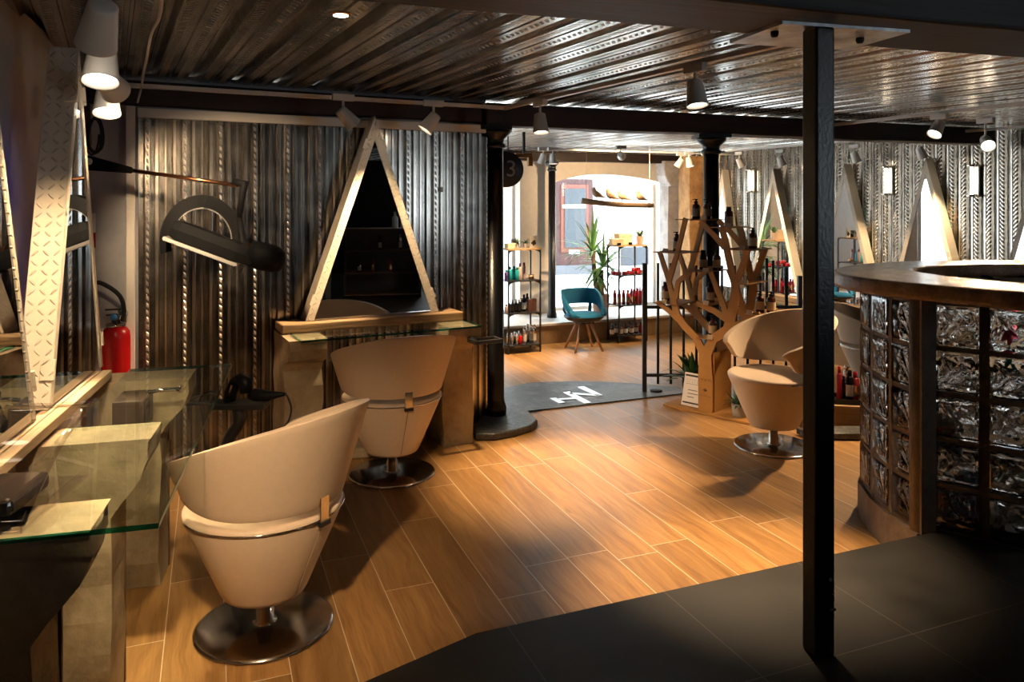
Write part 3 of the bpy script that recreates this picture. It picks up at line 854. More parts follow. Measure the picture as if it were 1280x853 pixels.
# ------------------------------------------------------------------ side wall mirrors, ledge and wall lights
def side_u(px): return SIDE.at_px(px, .14)
lz = .36
uS0, uS1 = SIDE.at_px(935, .3), SIDE.at_px(1075, .3)+3.6
o = fobj(MB().box(uS0, uS1, -.34, -.062, LOW, lz-.08), 'side_counter', GOLDC, SIDE, bevel=.006)
tag(o, 'long ochre concrete counter along the mirrored side wall', 'counter')
o = fobj(MB().box(uS0, uS1, -.27, -.064, lz-.078, lz-.002), 'side_timber_ledge', LOGW, SIDE, bevel=.01)
tag(o, 'timber ledge carrying the row of triangular mirrors on the side wall', 'shelf')
glass_shelf(SIDE, uS0+.2, uS1-.1, .28, .56, lz-.076, 'long glass shelf along the side wall under the row of mirrors')
labs = ['triangular cream mirror farthest along the side wall, nearest the shop window',
        'triangular cream mirror reflecting the plant, between two wall lights left of the black post',
        'triangular cream mirror just right of the near black post',
        'triangular cream mirror above the middle of the stone counter',
        'triangular cream mirror at the right picture edge']
for (px, py), lb in zip(((904, 212), (968, 211), (1057, 205), (1159, 197)), labs):
    u, zz = SIDE.on(px, py, .16)
    aframe(SIDE, u, .06, lz, .64 if px == 904 else .92, zz-lz, .13, .05, lb, LEDT, hinges=False)
u, zz = SIDE.on(1302, 190, .16)
aframe(SIDE, u, .06, lz, .92, 2.07-lz, .13, .05, labs[4], LEDT, hinges=False)
for px, lb in ((937, 'tubular wall light between the two farthest side mirrors'), (1108, 'tubular wall light left of the mirror over the stone counter'), (1215, 'tubular wall light right of the mirror over the stone counter')):
    u, zz = SIDE.on(px, 226, .12)
    t = thing('wall_light', lb, 'light', SIDE.loc(u, .057, zz), SIDE.a)
    h = .165
    MB().box(-.045, .045, -.025, 0, -h, h).build('back_plate', ALU, t, bevel=.003)
    for s in (-1, 1):
        MB().lathe([(0, 0), (.048, 0), (.05, .005), (.05, .02), (.048, .025), (0, .025)], 24, T(0, -.07, s*(h-.012)-.0125), cap=False).build('end_cap', CHROME, t)
    MB().lathe([(0, -h+.025), (.015, -h+.025), (.015, h-.025), (0, h-.025)], 20, T(0, -.07, 0), cap=False).build('lit_tube', TUBEL, t)
    g = MB().lathe([(.042, -h+.026), (.042, h-.026), (.045, h-.026), (.045, -h+.026), (.042, -h+.026)], 24, T(0, -.07, 0), cap=False)
    g.build('glass_sleeve', PANE, t)

# ------------------------------------------------------------------ track lights
def track(name, pts, label, w=.034):
    m = MB()
    for a, b in zip(pts[:-1], pts[1:]):
        a = Vector(a); b = Vector(b); L = (b-a).length; an = math.atan2(b.y-a.y, b.x-a.x)
        m.box(-w/2, L+w/2, -w/2, w/2, -.024, 0, T(a.x, a.y, CEIL-.001)@RZ(an))
    o = m.build(name, WHITEM); return tag(o, label, 'lighting track')
TZ = 2.236
def onceil(px, py, z=TZ): return onz(px, py, z)
kL = onceil(150, 110); kR = onceil(631, 137)
le = Vector((-.535*.25, .25, TZ)); kL2 = Vector((-.535*4.24, 4.24, TZ))
rEnd = kR+Vector((.467, -.884, 0))*2.75
le = Vector((-.535*1.0, 1.0, TZ))
track('lighting_track', [tuple(le), tuple(kL2), tuple(kR), tuple(rEnd)], 'white lighting track along the back wall turning over the floor')
q1 = onceil(1048, 157); q2 = onceil(1280, 131); dd = (q2-q1).normalized()
track('lighting_track', [tuple(q1-dd*.6), tuple(q2+dd*1.2)], 'white lighting track crossing the ceiling right of the near black post')
fa = SIDE.pt(1.9, .75); fbb = SIDE.pt(6.5, .75)
track('lighting_track', [tuple(fa), tuple(fbb)], 'white lighting track close to the mirrored side wall')
ga = FRONT.pt(-1.2, 1.35); gb = FRONT.pt(2.9, 1.35)
track('lighting_track', [tuple(ga), tuple(gb)], 'white lighting track in front of the shop window')

SHADE = [(.0, .0), (.030, .0), (.0355, .004), (.0365, .012), (.050, .120), (.0515, .126), (.0485, .126), (.044, .105), (.030, .095)]
_proto = {}
def lamp(px, head, target, label, power=30, track_dir=0.0, top=None, spot=R(50), color=(1.0, .70, .40)):
    """head: world point of the shade's pivot; the adapter sits on the track above it"""
    head = Vector(head); target = Vector(target); d = (target-head).normalized()
    zt_ = CEIL-.026
    t = thing('track_spotlight', label, 'light', (head.x, head.y, zt_), track_dir)
    if 'a' not in _proto:
        _proto['a'] = MB().box(-.065, .065, -.017, .017, -.038, 0).build('adapter', WHITEM, t, bevel=.003).data
    else:
        o = bpy.data.objects.new('adapter', _proto['a']); link(o, t)
    L = zt_-.038-head.z
    MB().tube([(0, 0, -.036), (0, 0, -.038-L)], .008, 10).build('stem', WHITEM, t)
    q = (RZ(-track_dir)@d)
    rot = q.to_track_quat('Z', 'Y').to_euler()
    if 's' not in _proto:
        o = MB().lathe(SHADE, 36, cap=False).build('shade', WHITEM, t); _proto['s'] = o.data
    else: o = bpy.data.objects.new('shade', _proto['s']); link(o, t)
    base = Vector((0, 0, head.z-zt_))
    o.location = base-q*.03; o.rotation_euler = rot
    if 'l' not in _proto:
        o2 = MB().lathe([(0, .104), (.0432, .104), (.0432, .107), (0, .107)], 28, cap=False).build('lens', BULB, t); _proto['l'] = o2.data
    else: o2 = bpy.data.objects.new('lens', _proto['l']); link(o2, t)
    o2.location = base-q*.03; o2.rotation_euler = rot
    if power:
        l = bpy.data.lights.new('spot_beam', 'SPOT'); l.energy = power; l.color = color; l.spot_size = spot; l.spot_blend = .85; l.shadow_soft_size = .035
        lo = bpy.data.objects.new('spot_beam', l); link(lo, t); lo.location = base+q*.105
        lo.rotation_euler = q.to_track_quat('-Z', 'Y').to_euler()
    return t
def hd_(px, py, Y): return P(px, py, Y)
bdir = BACK.a
PW = LAMP
# four heads over the left station
ld = math.atan2(1, -.535)
for (x, y, Y), tg, lb in (((127, 18, 1.92), (-1.60, 2.62, 1.2), 'nearest spotlight at upper left, its shade hanging in front of the others'),
                          ((128, 66, 2.22), (-.95, 1.5, 0), 'second lit spotlight from the camera over the left mirrors'),
                          ((132, 98, 2.68), tuple(BACK.pt(BACK.at_px(300), .02, 1.35)), 'third spotlight over the left mirrors, turned to the corner'),
                          ((134, 115, 3.0), (-1.25, 2.25, 0), 'fourth lit spotlight over the left mirrors, farthest of the row')):
    lamp(0, hd_(x, y, Y), tg, lb, PW*(.3 if 'nearest' in lb else .5 if 'third' in lb else .62), ld)
# two on the back wall track
for px, py, tpx, tz, lb in ((429, 152, 330, .9, 'spotlight left of the back mirror apex, tilted right'), (542, 152, 520, 1.0, 'spotlight right of the back mirror apex, tilted left')):
    u, _ = BACK.on(px, py, .42)
    h = BACK.pt(u, .42, 2.12)
    tg = BACK.pt(u+(.75 if px < 500 else -.55), .42 if px < 500 else .30, 1.35)
    lamp(0, h, tg, lb, PW*.9, bdir)
# over the floor
lamp(0, hd_(675, 148, 4.83), (.30, 4.45, 0), 'spotlight beside the left iron column, over the wooden floor', PW*1.5, bdir+R(90))
lamp(0, hd_(869, 108, 3.55), (1.0, 3.15, 0), 'large spotlight in the middle of the ceiling, pointing straight down', PW*1.5, bdir+R(90))
lamp(0, hd_(1174, 156, 5.6), (2.0, 5.0, .5), 'spotlight hanging above the stone counter', PW*1.2, math.atan2(dd.y, dd.x))
lamp(0, hd_(1232, 176, 5.9), P(1262, 235, 5.3), 'bright tilted spotlight at upper right showing its lens', PW, math.atan2(dd.y, dd.x))
for px, Y, tpx, lb in ((1150, 7.9, 1100, 'spotlight near the side wall left of the stone counter mirror'), (1068, 8.7, 1057, 'spotlight seen just right of the near black post above a mirror'),
                       (975, 9.6, 985, 'spotlight just left of the near black post above the plant mirror'), (924, 10.0, 930, 'spotlight between the far iron column and the near black post')):
    h = P(px, 197, Y); h.z = 2.12
    u, w = SIDE.uw(h)
    lamp(0, h, SIDE.pt(u+.25, .1, 1.0), lb, PW*.8, SIDE.a)
for px, Y, tg, lb in ((679, 9.2, (-.3, 9.6, -.3), 'left one of the pair of spotlights near the slim column'), (691, 9.2, (.65, 9.0, -.3), 'right one of the pair of spotlights near the slim column'),
                      (776, 8.9, tuple(P(800, 236, 11.4)), 'spotlight hanging in front of the arched window'),
                      (851, 10.3, (1.6, 10.6, 1.0), 'left spotlight of the pair in front of the stone pier'), (861, 10.0, (2.6, 9.6, 0.3), 'right spotlight of the pair in front of the stone pier')):
    h = P(px, 200, Y); h.z = 2.13
    lamp(0, h, tg, lb, PW*(.8 if px == 776 else 1.1), FRONT.a, spot=R(110 if px == 776 else 60))
lamp(0, (-.62, 1.15, 2.04), (-.95, 2.9, .35), 'spotlight above the picture on the left track, lighting the nearest chair', PW*.6, ld)
lamp(0, (3.5, 3.6, 2.1), (2.2, 3.4, 1.0), 'spotlight over the glass block desk, beyond the picture edge', PW*.5, 0)
# recessed downlight in the deck
t = thing('recessed_downlight', 'small round downlight set into the metal ceiling at upper left', 'light', tuple(onz(426, 17, CEIL)))
MB().lathe([(.0, -.006), (.036, -.006), (.040, -.002), (.040, .001), (0, .001)], 24, cap=False).build('trim_ring', COPPER, t)
MB().lathe([(.0, -.008), (.026, -.008), (.026, -.0062), (0, -.0062)], 20, cap=False).build('lens', BULB, t)
# loose white cable
pts = [onz(x, y, CEIL-.02) for x, y in ((203, -10), (199, 22), (190, 40), (186, 58), (183, 75), (179, 92), (177, 108))]+[P(174, 120, 4.2), P(172, 128, 4.25)]
o = MB().tube(catmull(pts, 4), .006, 6).build('loose_cable', WHITEM); tag(o, 'loose white cable hanging along the ceiling at upper left', 'cable')
# ------------------------------------------------------------------ glass block reception desk
DZ = TILE
desk = thing('reception_desk', 'curved reception desk of wavy glass blocks with a glossy brown stone top', 'desk', (2.3, 3.6, 0))
dO = desk.location
curve = [Vector((1.740, 3.262))]
for dx, dy in ((-.125, .992), (.05, 1), (.2, .98), (.5, .866), (.8, .6), (.95, .31), (1, .1), (1, 0), (1, 0), (1, 0)):
    d = Vector((dx, dy)).normalized(); curve.append(curve[-1]+d*.203)
flat = [Vector((1.800, 3.272))]
for i in range(6): flat.append(flat[-1]+Vector((.785, -.62)).normalized()*.198)
mb = MB(); cb = MB()
blk = None
def column_of(a, b, outside, w_j, base):
    """outside: +1 when the outer face lies on the left of a->b"""
    global blk
    d = (b-a); L = d.length; d = d/L; n = Vector((-d.y, d.x))*outside
    ang = math.atan2(d.y, d.x)
    M = T(a.x-dO.x, a.y-dO.y, 0)@RZ(ang)
    y0, y1 = (-.09, .0) if outside > 0 else (0, .09)
    mb.box(-w_j/2, w_j/2, y0+.012, y1-.010, base, DZ+1.0, M); mb.box(L-w_j/2, L+w_j/2, y0+.012, y1-.010, base, DZ+1.0, M)
    for k in range(6):
        z = DZ+k*.196
        mb.box(0, L, y0+.012, y1-.012, z-.010 if k else base, z+.010, M)
    for k in range(5):
        z0 = DZ+k*.196+.010; z1 = z0+.176
        x0, x1 = w_j/2, L-w_j/2
        if blk is None: pass
        g = MB(); hx = (x1-x0)/2; hz = .088
        # pillow-shaped block with a raised rim
        g.box(-hx, hx, -.040, .040, -hz, hz)
        key = round(hx, 4)
        if key not in _blk:
            o = g.build('glass_block', BLOCKG, desk, bevel=.010, seg=2); _blk[key] = o.data
        else:
            o = bpy.data.objects.new('glass_block', _blk[key]); link(o, desk)
            b_ = o.modifiers.new('bevel', 'BEVEL'); b_.width = .010; b_.segments = 2; b_.limit_method = 'ANGLE'
        c = M@Vector(((x0+x1)/2, (y0+y1)/2+(.004 if outside > 0 else -.004), (z0+z1)/2))
        o.location = c; o.rotation_euler = (0, 0, ang)
_blk = {}
for a, b in zip(curve[:-1], curve[1:]): column_of(a, b, +1, .026, .001)
for a, b in zip(flat[:-1], flat[1:]): column_of(a, b, -1, .036, TILE+.001)
# post at the corner
p = Vector((1.772, 3.268)); mb.lathe([(.0, .001), (.042, .001), (.042, DZ+1.0), (0, DZ+1.0)], 16, T(p.x-dO.x, p.y+.03-dO.y), cap=False)
mb.build('mortar_frame', MORTAR, desk)
for a, b in zip(curve[:-1], curve[1:]):
    d = (b-a); L = d.length; ang = math.atan2(d.y, d.x); cb.box(-.004, L+.004, -.09, .006, .001, DZ-.012, T(a.x-dO.x, a.y-dO.y, 0)@RZ(ang))
cb.build('curb', MORTAR, desk)
outer = [(3.35, 1.86), (2.9, 2.20), (2.4, 2.60), (1.974, 2.935), (1.80, 3.15), (1.645, 3.40), (1.585, 3.70), (1.70, 4.0), (1.95, 4.26), (2.25, 4.43), (2.6, 4.51), (3.05, 4.53), (3.7, 4.50)]
inner = [(3.7, 4.20), (2.85, 4.22), (2.58, 4.22), (2.28, 4.12), (2.08, 3.93), (2.04, 3.70), (2.10, 3.48), (2.25, 3.25), (2.6, 2.95), (3.1, 2.55), (3.55, 2.19)]
oc = [(v.x-dO.x, v.y-dO.y) for v in catmull([Vector((x, y, 0)) for x, y in outer], 5)]
ic = [(v.x-dO.x, v.y-dO.y) for v in catmull([Vector((x, y, 0)) for x, y in inner], 5)]
o = MB().prism(oc+ic, DZ+1.001-.012+.0, DZ+1.062).build('stone_top', CTOP, desk, bevel=.020, seg=3)
# inner worktop and shelves carrying the desk's contents
wk = [(v.x, v.y) for v in (Vector((1.93, 3.42)), Vector((2.32, 3.10)), Vector((3.1, 2.5)), Vector((3.3, 2.72)), Vector((2.45, 3.42)), Vector((2.2, 3.75)), Vector((2.35, 4.0)), Vector((2.9, 4.08)), Vector((2.9, 4.12)), Vector((2.2, 4.10)), Vector((1.93, 3.85)))]
for z, nm in ((.86, 'worktop'), (.46, 'inner_shelf')):
    MB().prism([(x-dO.x, y-dO.y) for x, y in wk], z, z+.02).build(nm, plain('dark_laminate_%d' % (z*100), (.03, .022, .018), .5), desk)
MB().prism([(x-dO.x, y-dO.y) for x, y in wk], TILE+.001, TILE+.02).build('inner_base', plain('dark_laminate_b', (.03, .022, .018), .5), desk)

# ------------------------------------------------------------------ bottles, jars and boxes: one of each kind, then copies
def park(t): t.location = (0, 0, 0); return t
def bottle(name, body, cap, lab=None, r=.027, h=.15, kind='pump', labtext=None, cat='bottle'):
    t = thing(name, 'x', cat)
    if kind == 'pump':
        MB().lathe([(0, 0), (r*.9, 0), (r, .004), (r, h*.62), (r*.85, h*.70), (r*.42, h*.76), (r*.42, h*.80), (0, h*.80)], 18, cap=False).build('body', body, t)
        MB().lathe([(0, h*.795), (r*.5, h*.795), (r*.5, h*.88), (r*.2, h*.89), (r*.2, h*.95), (r*.45, h*.955), (r*.45, h), (0, h)], 12, cap=False).box(-r*.9, 0, -.004, .004, h*.955, h*.99).build('pump', cap, t)
    elif kind == 'cap':
        MB().lathe([(0, 0), (r*.92, 0), (r, .004), (r, h*.74), (r*.62, h*.80), (0, h*.80)], 18, cap=False).build('body', body, t)
        MB().lathe([(0, h*.80), (r*.60, h*.80), (r*.58, h), (0, h)], 14, cap=False).build('cap', cap, t)
    elif kind == 'can':
        MB().lathe([(0, 0), (r, 0), (r, h*.78), (r*.75, h*.84), (0, h*.84)], 18, cap=False).build('body', body, t)
        MB().lathe([(0, h*.84), (r*.72, h*.84), (r*.70, h*.97), (r*.5, h), (0, h)], 14, cap=False).build('cap', cap, t)
    elif kind == 'jar':
        MB().lathe([(0, 0), (r, 0), (r, h*.65), (0, h*.65)], 20, cap=False).build('body', body, t)
        MB().lathe([(0, h*.65), (r*1.05, h*.65), (r*1.05, h), (0, h)], 20, cap=False).build('lid', cap, t)
    if lab:
        MB().lathe([(r+.0006, h*.14), (r+.0006, h*.52)], 18, cap=False).build('label_band', lab, t)
    return t
used = {}
def put(key, maker, loc, label, group, rz=0):
    """first use places the built one; later uses copy it"""
    if key not in used:
        t = maker(); used[key] = t
        t.location = loc; t.rotation_euler = (0, 0, rz); t['label'] = label; t['group'] = group
        return t
    return copy_thing(used[key], loc, rz, label, group)

# ------------------------------------------------------------------ plywood tree display
TREE = Frame(1.21, 5.91, .714, -.70)
BZ = .016
tree = thing('tree_display', 'laser cut plywood tree-shaped product stand on a flat base board', 'display stand', TREE.loc(0, 0, .001), TREE.a)
MB().box(-.02, .70, -.035, .36, 0, BZ).build('base_board', PLY, tree, bevel=.002)
def tp(x, y, w=0): u, z = TREE.on(x, y, w); return Vector((u, z-.001))
def c1(x, y): return (800+x/7.111, 240+y/7.111)
def c2_(x, y): return (800+x/7.111, 340+y/7.111)
BR = [  # limbs as (list of pixel points, widths px)
 ([(881.5, 522), (881.5, 470), (881, 441)], [20, 20, 17]),
 ([(881, 446), c2_(650, 595), c2_(770, 520), c2_(800, 440), c2_(820, 330), c2_(845, 180), (918, 352)], [14, 12, 12.5, 13, 12, 11, 10]),
 ([(918, 358), c1(775, 560), c1(752, 430), c1(722, 318)], [8.5, 8, 8, 7.5]),
 ([c1(745, 490), c1(640, 370), c1(530, 262)], [7.5, 6.5, 6.5]),
 ([(918, 358), c1(905, 670), c1(955, 512)], [9, 7.5, 7.5]),
 ([c2_(770, 410), c2_(735, 290), c2_(680, 150), c2_(622, 2)], [9, 7.5, 7, 6]),
 ([c2_(780, 430), c2_(660, 350), c2_(500, 278)], [9, 7.5, 6.5]),
 ([c2_(800, 500), c2_(900, 450), c2_(1010, 385), c2_(1060, 375)], [9, 7, 6.5, 5]),
 ([(881, 446), c2_(490, 585), c2_(400, 490), c2_(325, 390), c2_(302, 290), c2_(290, 215)], [13, 9.5, 10, 10.5, 9, 8]),
 ([c2_(345, 430), c2_(250, 345), c2_(145, 268)], [8, 6.5, 5.5]),
 ([c2_(290, 240), c1(245, 770), c1(168, 535)], [8, 6.5, 6]),
 ([c1(250, 790), c1(325, 550), c1(400, 235)], [8, 6.5, 6]),
 ([c2_(310, 235), c1(335, 800), c1(440, 705), c1(490, 690)], [7.5, 6.5, 6, 5]),
]
def limb(mb, pts, ws, y0, y1):
    P_ = [tp(*p) for p in pts]; sc_ = [w*.0059/2 for w in ws]
    Ls = []; Rs = []
    for i, p in enumerate(P_):
        a = P_[max(i-1, 0)]; b = P_[min(i+1, len(P_)-1)]
        t = (b-a).normalized(); n = Vector((-t.y, t.x)); Ls.append(p+n*sc_[i]); Rs.append(p-n*sc_[i])
    poly = Ls+Rs[::-1]; poly = [(q.x, max(q.y, BZ)) for q in poly]; n = len(poly)
    k = len(Ls)
    vs = [(x, y0, z) for x, z in poly]+[(x, y1, z) for x, z in poly]
    fs = []
    for i in range(k-1):
        j = 2*k-1-i
        fs.append((i, i+1, j-1, j)); fs.append((n+i, n+j, n+j-1, n+i+1))
    for i in range(n): fs.append((i, (i+1) % n, (i+1) % n+n, i+n))
    mb.add(vs, fs)
for nm, y0 in (('front_tree', 0.0), ('back_tree', .27)):
    m = MB()
    for i, (p_, w_) in enumerate(BR): limb(m, p_, w_, y0+i*.00012, y0+.018+i*.00012)
    _tr = m.build(nm, PLY, tree)
    if nm == 'front_tree': FT = _tr
uR_ = tp(891.5, 500).x; uL_ = tp(872, 500).x
MB().box(uR_-.012, uR_, .0185, .2695, BZ, .46).build('side_panel', PLY, tree)
SH = [  # pixel span of each shelf and its height pixel
 (846, 884, 274.6), (890, 915, 284.3), (903, 940, 311.6), (818, 852, 315.2), (861, 886, 338.8), (919, 935, 354.5), (818, 848, 378.0), (868, 888, 380), (932, 950, 393), (871, 892, 422.0)]
shelf_at = []
for a, b, y in SH:
    ua_, z_ = tp(a, y); ub2, _ = tp(b, y)
    MB().box(ua_, ub2, -.02, .31, z_-.003, z_+.003).build('small_shelf', PLY, tree); shelf_at.append((ua_, ub2, z_+.003))
# engraving on the trunk
def text_mesh(name, body, size, mat, parent, loc, rot, ext=.0008, align='CENTER'):
    cu = bpy.data.curves.new(name, 'FONT'); cu.body = body; cu.size = size; cu.extrude = ext; cu.align_x = align; cu.align_y = 'CENTER'
    tmp = bpy.data.objects.new('tmp', cu); COL.objects.link(tmp)
    dg = bpy.context.evaluated_depsgraph_get(); me = bpy.data.meshes.new_from_object(tmp.evaluated_get(dg))
    bpy.data.objects.remove(tmp); me.materials.clear(); me.materials.append(mat)
    o = bpy.data.objects.new(name, me); link(o, parent); o.location = loc; o.rotation_euler = rot; return o
um = tp(881.5, 480).x
m = MB(); r_ = random.Random(2)
for i in range(7):
    x = um-.048+i*.016; z = tp(881, 475).y
    m.box(x-.005, x-.0035, -.0012, 0, z-.008, z+.008)
    if i % 2: m.box(x+.002, x+.0035, -.0012, 0, z-.008, z+.008)
    m.box(x-.0035, x+.0035, -.0012, 0, z+(.006 if i % 3 else -.008), z+(.008 if i % 3 else -.006))
m.build('engraved_name', PLYE, FT)
m = MB()
for x, z, r in ((0, 0, .007), (-.010, .004, .005), (.010, .003, .006), (.004, .011, .005), (-.005, .012, .004)): m.lathe([(0, 0), (r, 0), (r, .001), (0, .001)], 10, T(um+x, -.001, tp(881, 488.5).y+z)@RX(PI/2), cap=False)
m.build('engraved_emblem', PLYE, FT)
m = MB()
for i, x in enumerate((-.045, -.032, -.012, 0, .012, .03, .044)): m.box(um+x-.004, um+x+.004, -.0012, 0, tp(881, 495).y-.0015-.0004*i, tp(881, 495).y+.0015-.0004*i)
m.build('engraved_line', PLYE, FT)
amb = lambda: bottle('serum_bottle', AMBER, PLASTIC, KRAFT, .031, .155, 'pump')
ambc = lambda: bottle('amber_bottle', AMBER, PLASTIC, KRAFT, .031, .150, 'cap')
where = ['left of the two on the top shelf', 'right of the two on the top shelf', 'alone on the second highest shelf', 'alone at the right end under a mirror', 'at the far left behind a forked branch',
         'left one on the shelf below the top pair', 'right one on the shelf below the top pair', 'in the middle above the trunk fork', 'left one beside the salon chair back', 'right one beside the salon chair back', 'lowest, just above the trunk', 'on the far left lower shelf']
bt = [(870, 0, 'p', .14), (884, 0, 'p', .14), (911, 1, 'c', .10), (941, 2, 'p', .16), (846, 3, 'p', .16), (879, 4, 'c', .15), (896, 4, 'p', .17), (888, 7, 'c', .14), (950, 8, 'p', .14), (964, 8, 'p', .16), (891, 9, 'p', .13), (832, 6, 'c', .12)]
for (px, si, k, dep), wh in zip(bt, where):
    ua_, ub2, z_ = shelf_at[si]
    u = TREE.at_px(px, -dep)
    lo, hi = ua_+.028, ub2-.028
    uu = min(max(u, lo), hi+.06)
    p = TREE.pt(u, -dep, z_+.0015)
    if u > ub2-.02:      # widen that shelf so the bottle stands on it
        MB().box(ub2, u+.04, dep-.05, dep+.05, z_-.006, z_).build('small_shelf', PLY, tree)
    if u < ua_+.02:
        MB().box(u-.04, ua_, dep-.05, dep+.05, z_-.006, z_).build('small_shelf', PLY, tree)
    put('amb'+k, amb if k == 'p' else ambc, tuple(p), 'amber %s bottle on the plywood tree, %s' % ('pump' if k == 'p' else 'capped', wh), 'amber bottles on the tree display', TREE.a+R(10))
cards = [(880, 0), (911, 1), (928, 2), (832, 3), (882, 4), (831, 6), (883, 7), (937, 8), (888, 9), (934, 5)]
cw = ['in front of the top pair of bottles', 'under the second highest bottle', 'beside the bottle at the right end', 'on the far left upper shelf', 'in front of the pair below the top', 'on the far left lower shelf', 'in the middle above the trunk fork', 'beside the salon chair back', 'just above the trunk', 'on the small right shelf']
for (px, si), wh in zip(cards, cw):
    ua_, ub2, z_ = shelf_at[si]; u = min(max(TREE.at_px(px, 0), ua_+.025), ub2-.025)
    def mk():
        t = thing('price_card', 'x', 'card')
        MB().add([(-.022, 0, 0), (.022, 0, 0), (.022, .012, .030), (-.022, .012, .030), (-.022, .03, 0), (.022, .03, 0)], [(0, 1, 2, 3), (3, 2, 5, 4), (0, 4, 5, 1), (0, 3, 4), (1, 5, 2)]).build('folded_card', KRAFT, t)
        return t
    p = TREE.pt(u, .012, z_+.001)
    put('card', mk, tuple(p), 'small kraft card on the plywood tree, '+wh, 'price cards on the tree display', TREE.a)
# framed notice on the base board
nb = thing('notice_card', 'white printed notice in a clear stand leaning on the tree display base', 'notice', TREE.loc(tp(858, 500).x, -.045, BZ+.002), TREE.a)
Ml = RX(R(-14))
pp_ = MB().box(-.075, .085, 0, .004, 0, .25, Ml).build('paper', PAPER, nb)
MB().box(-.065, .075, -.0012, -.0002, 0.018, .030, Ml).build('dark_band', INK, pp_); MB().box(-.065, .075, -.0012, -.0002, .222, .236, Ml).build('dark_band', INK, pp_)
m = MB()
for i in range(5):
    x = -.042+i*.022
    m.box(x-.007, x-.005, -.0012, -.0002, .178, .202, Ml).box(x-.005, x+.006, -.0012, -.0002, .200, .202, Ml)
    if i % 2 == 0: m.box(x-.005, x+.006, -.0012, -.0002, .178, .180, Ml)
m.build('notice_heading', plain('grey_ink', (.32, .29, .27), .8), pp_)
m = MB()
for z, w_ in ((.118, .05), (.092, .055), (.066, .035)): m.box(-.03, -.03+w_*1.6, -.0012, -.0002, z, z+.005, Ml)
m.box(-.055, .075, -.0012, -.0002, .165, .167, Ml)
m.build('text_line', INK, pp_)
MB().box(-.08, .09, .006, .009, 0, .255, Ml).box(-.08, .09, -.02, .06, 0, .003).build('acrylic_stand', ACRYL, nb)

# plants
def leaf_strip(m, base, dirv, L, w, droop, nseg=8, fold=.25):
    p = Vector(base); d = Vector(dirv).normalized()
    side = d.cross(Vector((0, 0, 1)));
    side = side.normalized() if side.length > .05 else Vector((1, 0, 0))
    rows = []
    for i in range(nseg+1):
        t = i/nseg
        wd = w*(.55+.45*math.sin(min(1, t*2.2)*PI/2))*(1-t**2.2)+.0008
        up = side.cross(d).normalized()
        rows.append((p-side*wd+up*wd*fold, p.copy(), p+side*wd+up*wd*fold))
        p = p+d*(L/nseg); d = (d+Vector((0, 0, -droop*(.35+t)/nseg))).normalized()
    vs = [q for r in rows for q in r]; fs = []
    for i in range(nseg):
        for j in range(2): fs.append((i*3+j, i*3+j+1, (i+1)*3+j+1, (i+1)*3+j))
    m.add(vs, fs, True)
def thick(o, t=.0012):
    s = o.modifiers.new('thick', 'SOLIDIFY'); s.thickness = t; return o
def rosette(m, c, n, L, w, el0, el1, droop, seed, az0=0, az1=2*PI):
    r = random.Random(seed)
    for i in range(n):
        az = az0+(az1-az0)*(i+r.uniform(-.3, .3))/n; el = r.uniform(el0, el1); l = L*r.uniform(.75, 1.1)
        leaf_strip(m, c, (math.cos(az)*math.cos(el), math.sin(az)*math.cos(el), math.sin(el)), l, w*r.uniform(.8, 1.15), droop*r.uniform(.5, 1.4))
def pot(parent, r, h, mat, soil=True):
    MB().lathe([(0, 0), (r*.78, 0), (r*.8, .003), (r, h-.002), (r, h), (r*.90, h), (r*.88, h*.86), (0, h*.86)], 28, cap=False).build('pot', mat, parent)
    if soil: MB().lathe([(0, h*.88), (r*.89, h*.865), (r*.80, h*.80), (0, h*.80)], 20, cap=False).build('soil', SOIL, parent)
# leafy plant behind the notice
pb = TREE.pt(.08, -.235, BZ+.002)
lp = thing('leafy_plant', 'dark leafy plant in a black pot behind the white notice', 'plant', tuple(pb))
pot(lp, .085, .15, PLASTIC)
m = MB(); r_ = random.Random(4)
for i in range(34):
    az = r_.uniform(0, 2*PI); el = r_.uniform(.25, 1.35); l = r_.uniform(.14, .30)
    leaf_strip(m, (r_.uniform(-.02, .02), r_.uniform(-.02, .02), .14), (math.cos(az)*math.cos(el), math.sin(az)*math.cos(el), math.sin(el)), l, .030, 1.1, 6)
leaf_strip(m, (0, 0, .14), (-.9, -.2, .8), .30, .006, 1.6, 8); leaf_strip(m, (-.12, -.02, .17), (-.8, -.1, .0), .10, .020, .8, 6)
thick(m.build('foliage', LEAFD, lp))
sp = thing('succulent_plant', 'small bushy plant in a round grey cement pot on the tree display base', 'plant', TREE.loc(TREE.at_px(925, -.07), -.075, BZ+.002))
pot(sp, .066, .095, CEMPOT)
m = MB(); r_ = random.Random(8)
for i in range(60):
    az = r_.uniform(0, 2*PI); el = r_.uniform(.0, 1.4); l = r_.uniform(.05, .11)
    leaf_strip(m, (math.cos(az)*.03, math.sin(az)*.03, .088), (math.cos(az)*math.cos(el), math.sin(az)*math.cos(el), math.sin(el)), l, .008, .9, 4)
thick(m.build('foliage', LEAFD, sp))

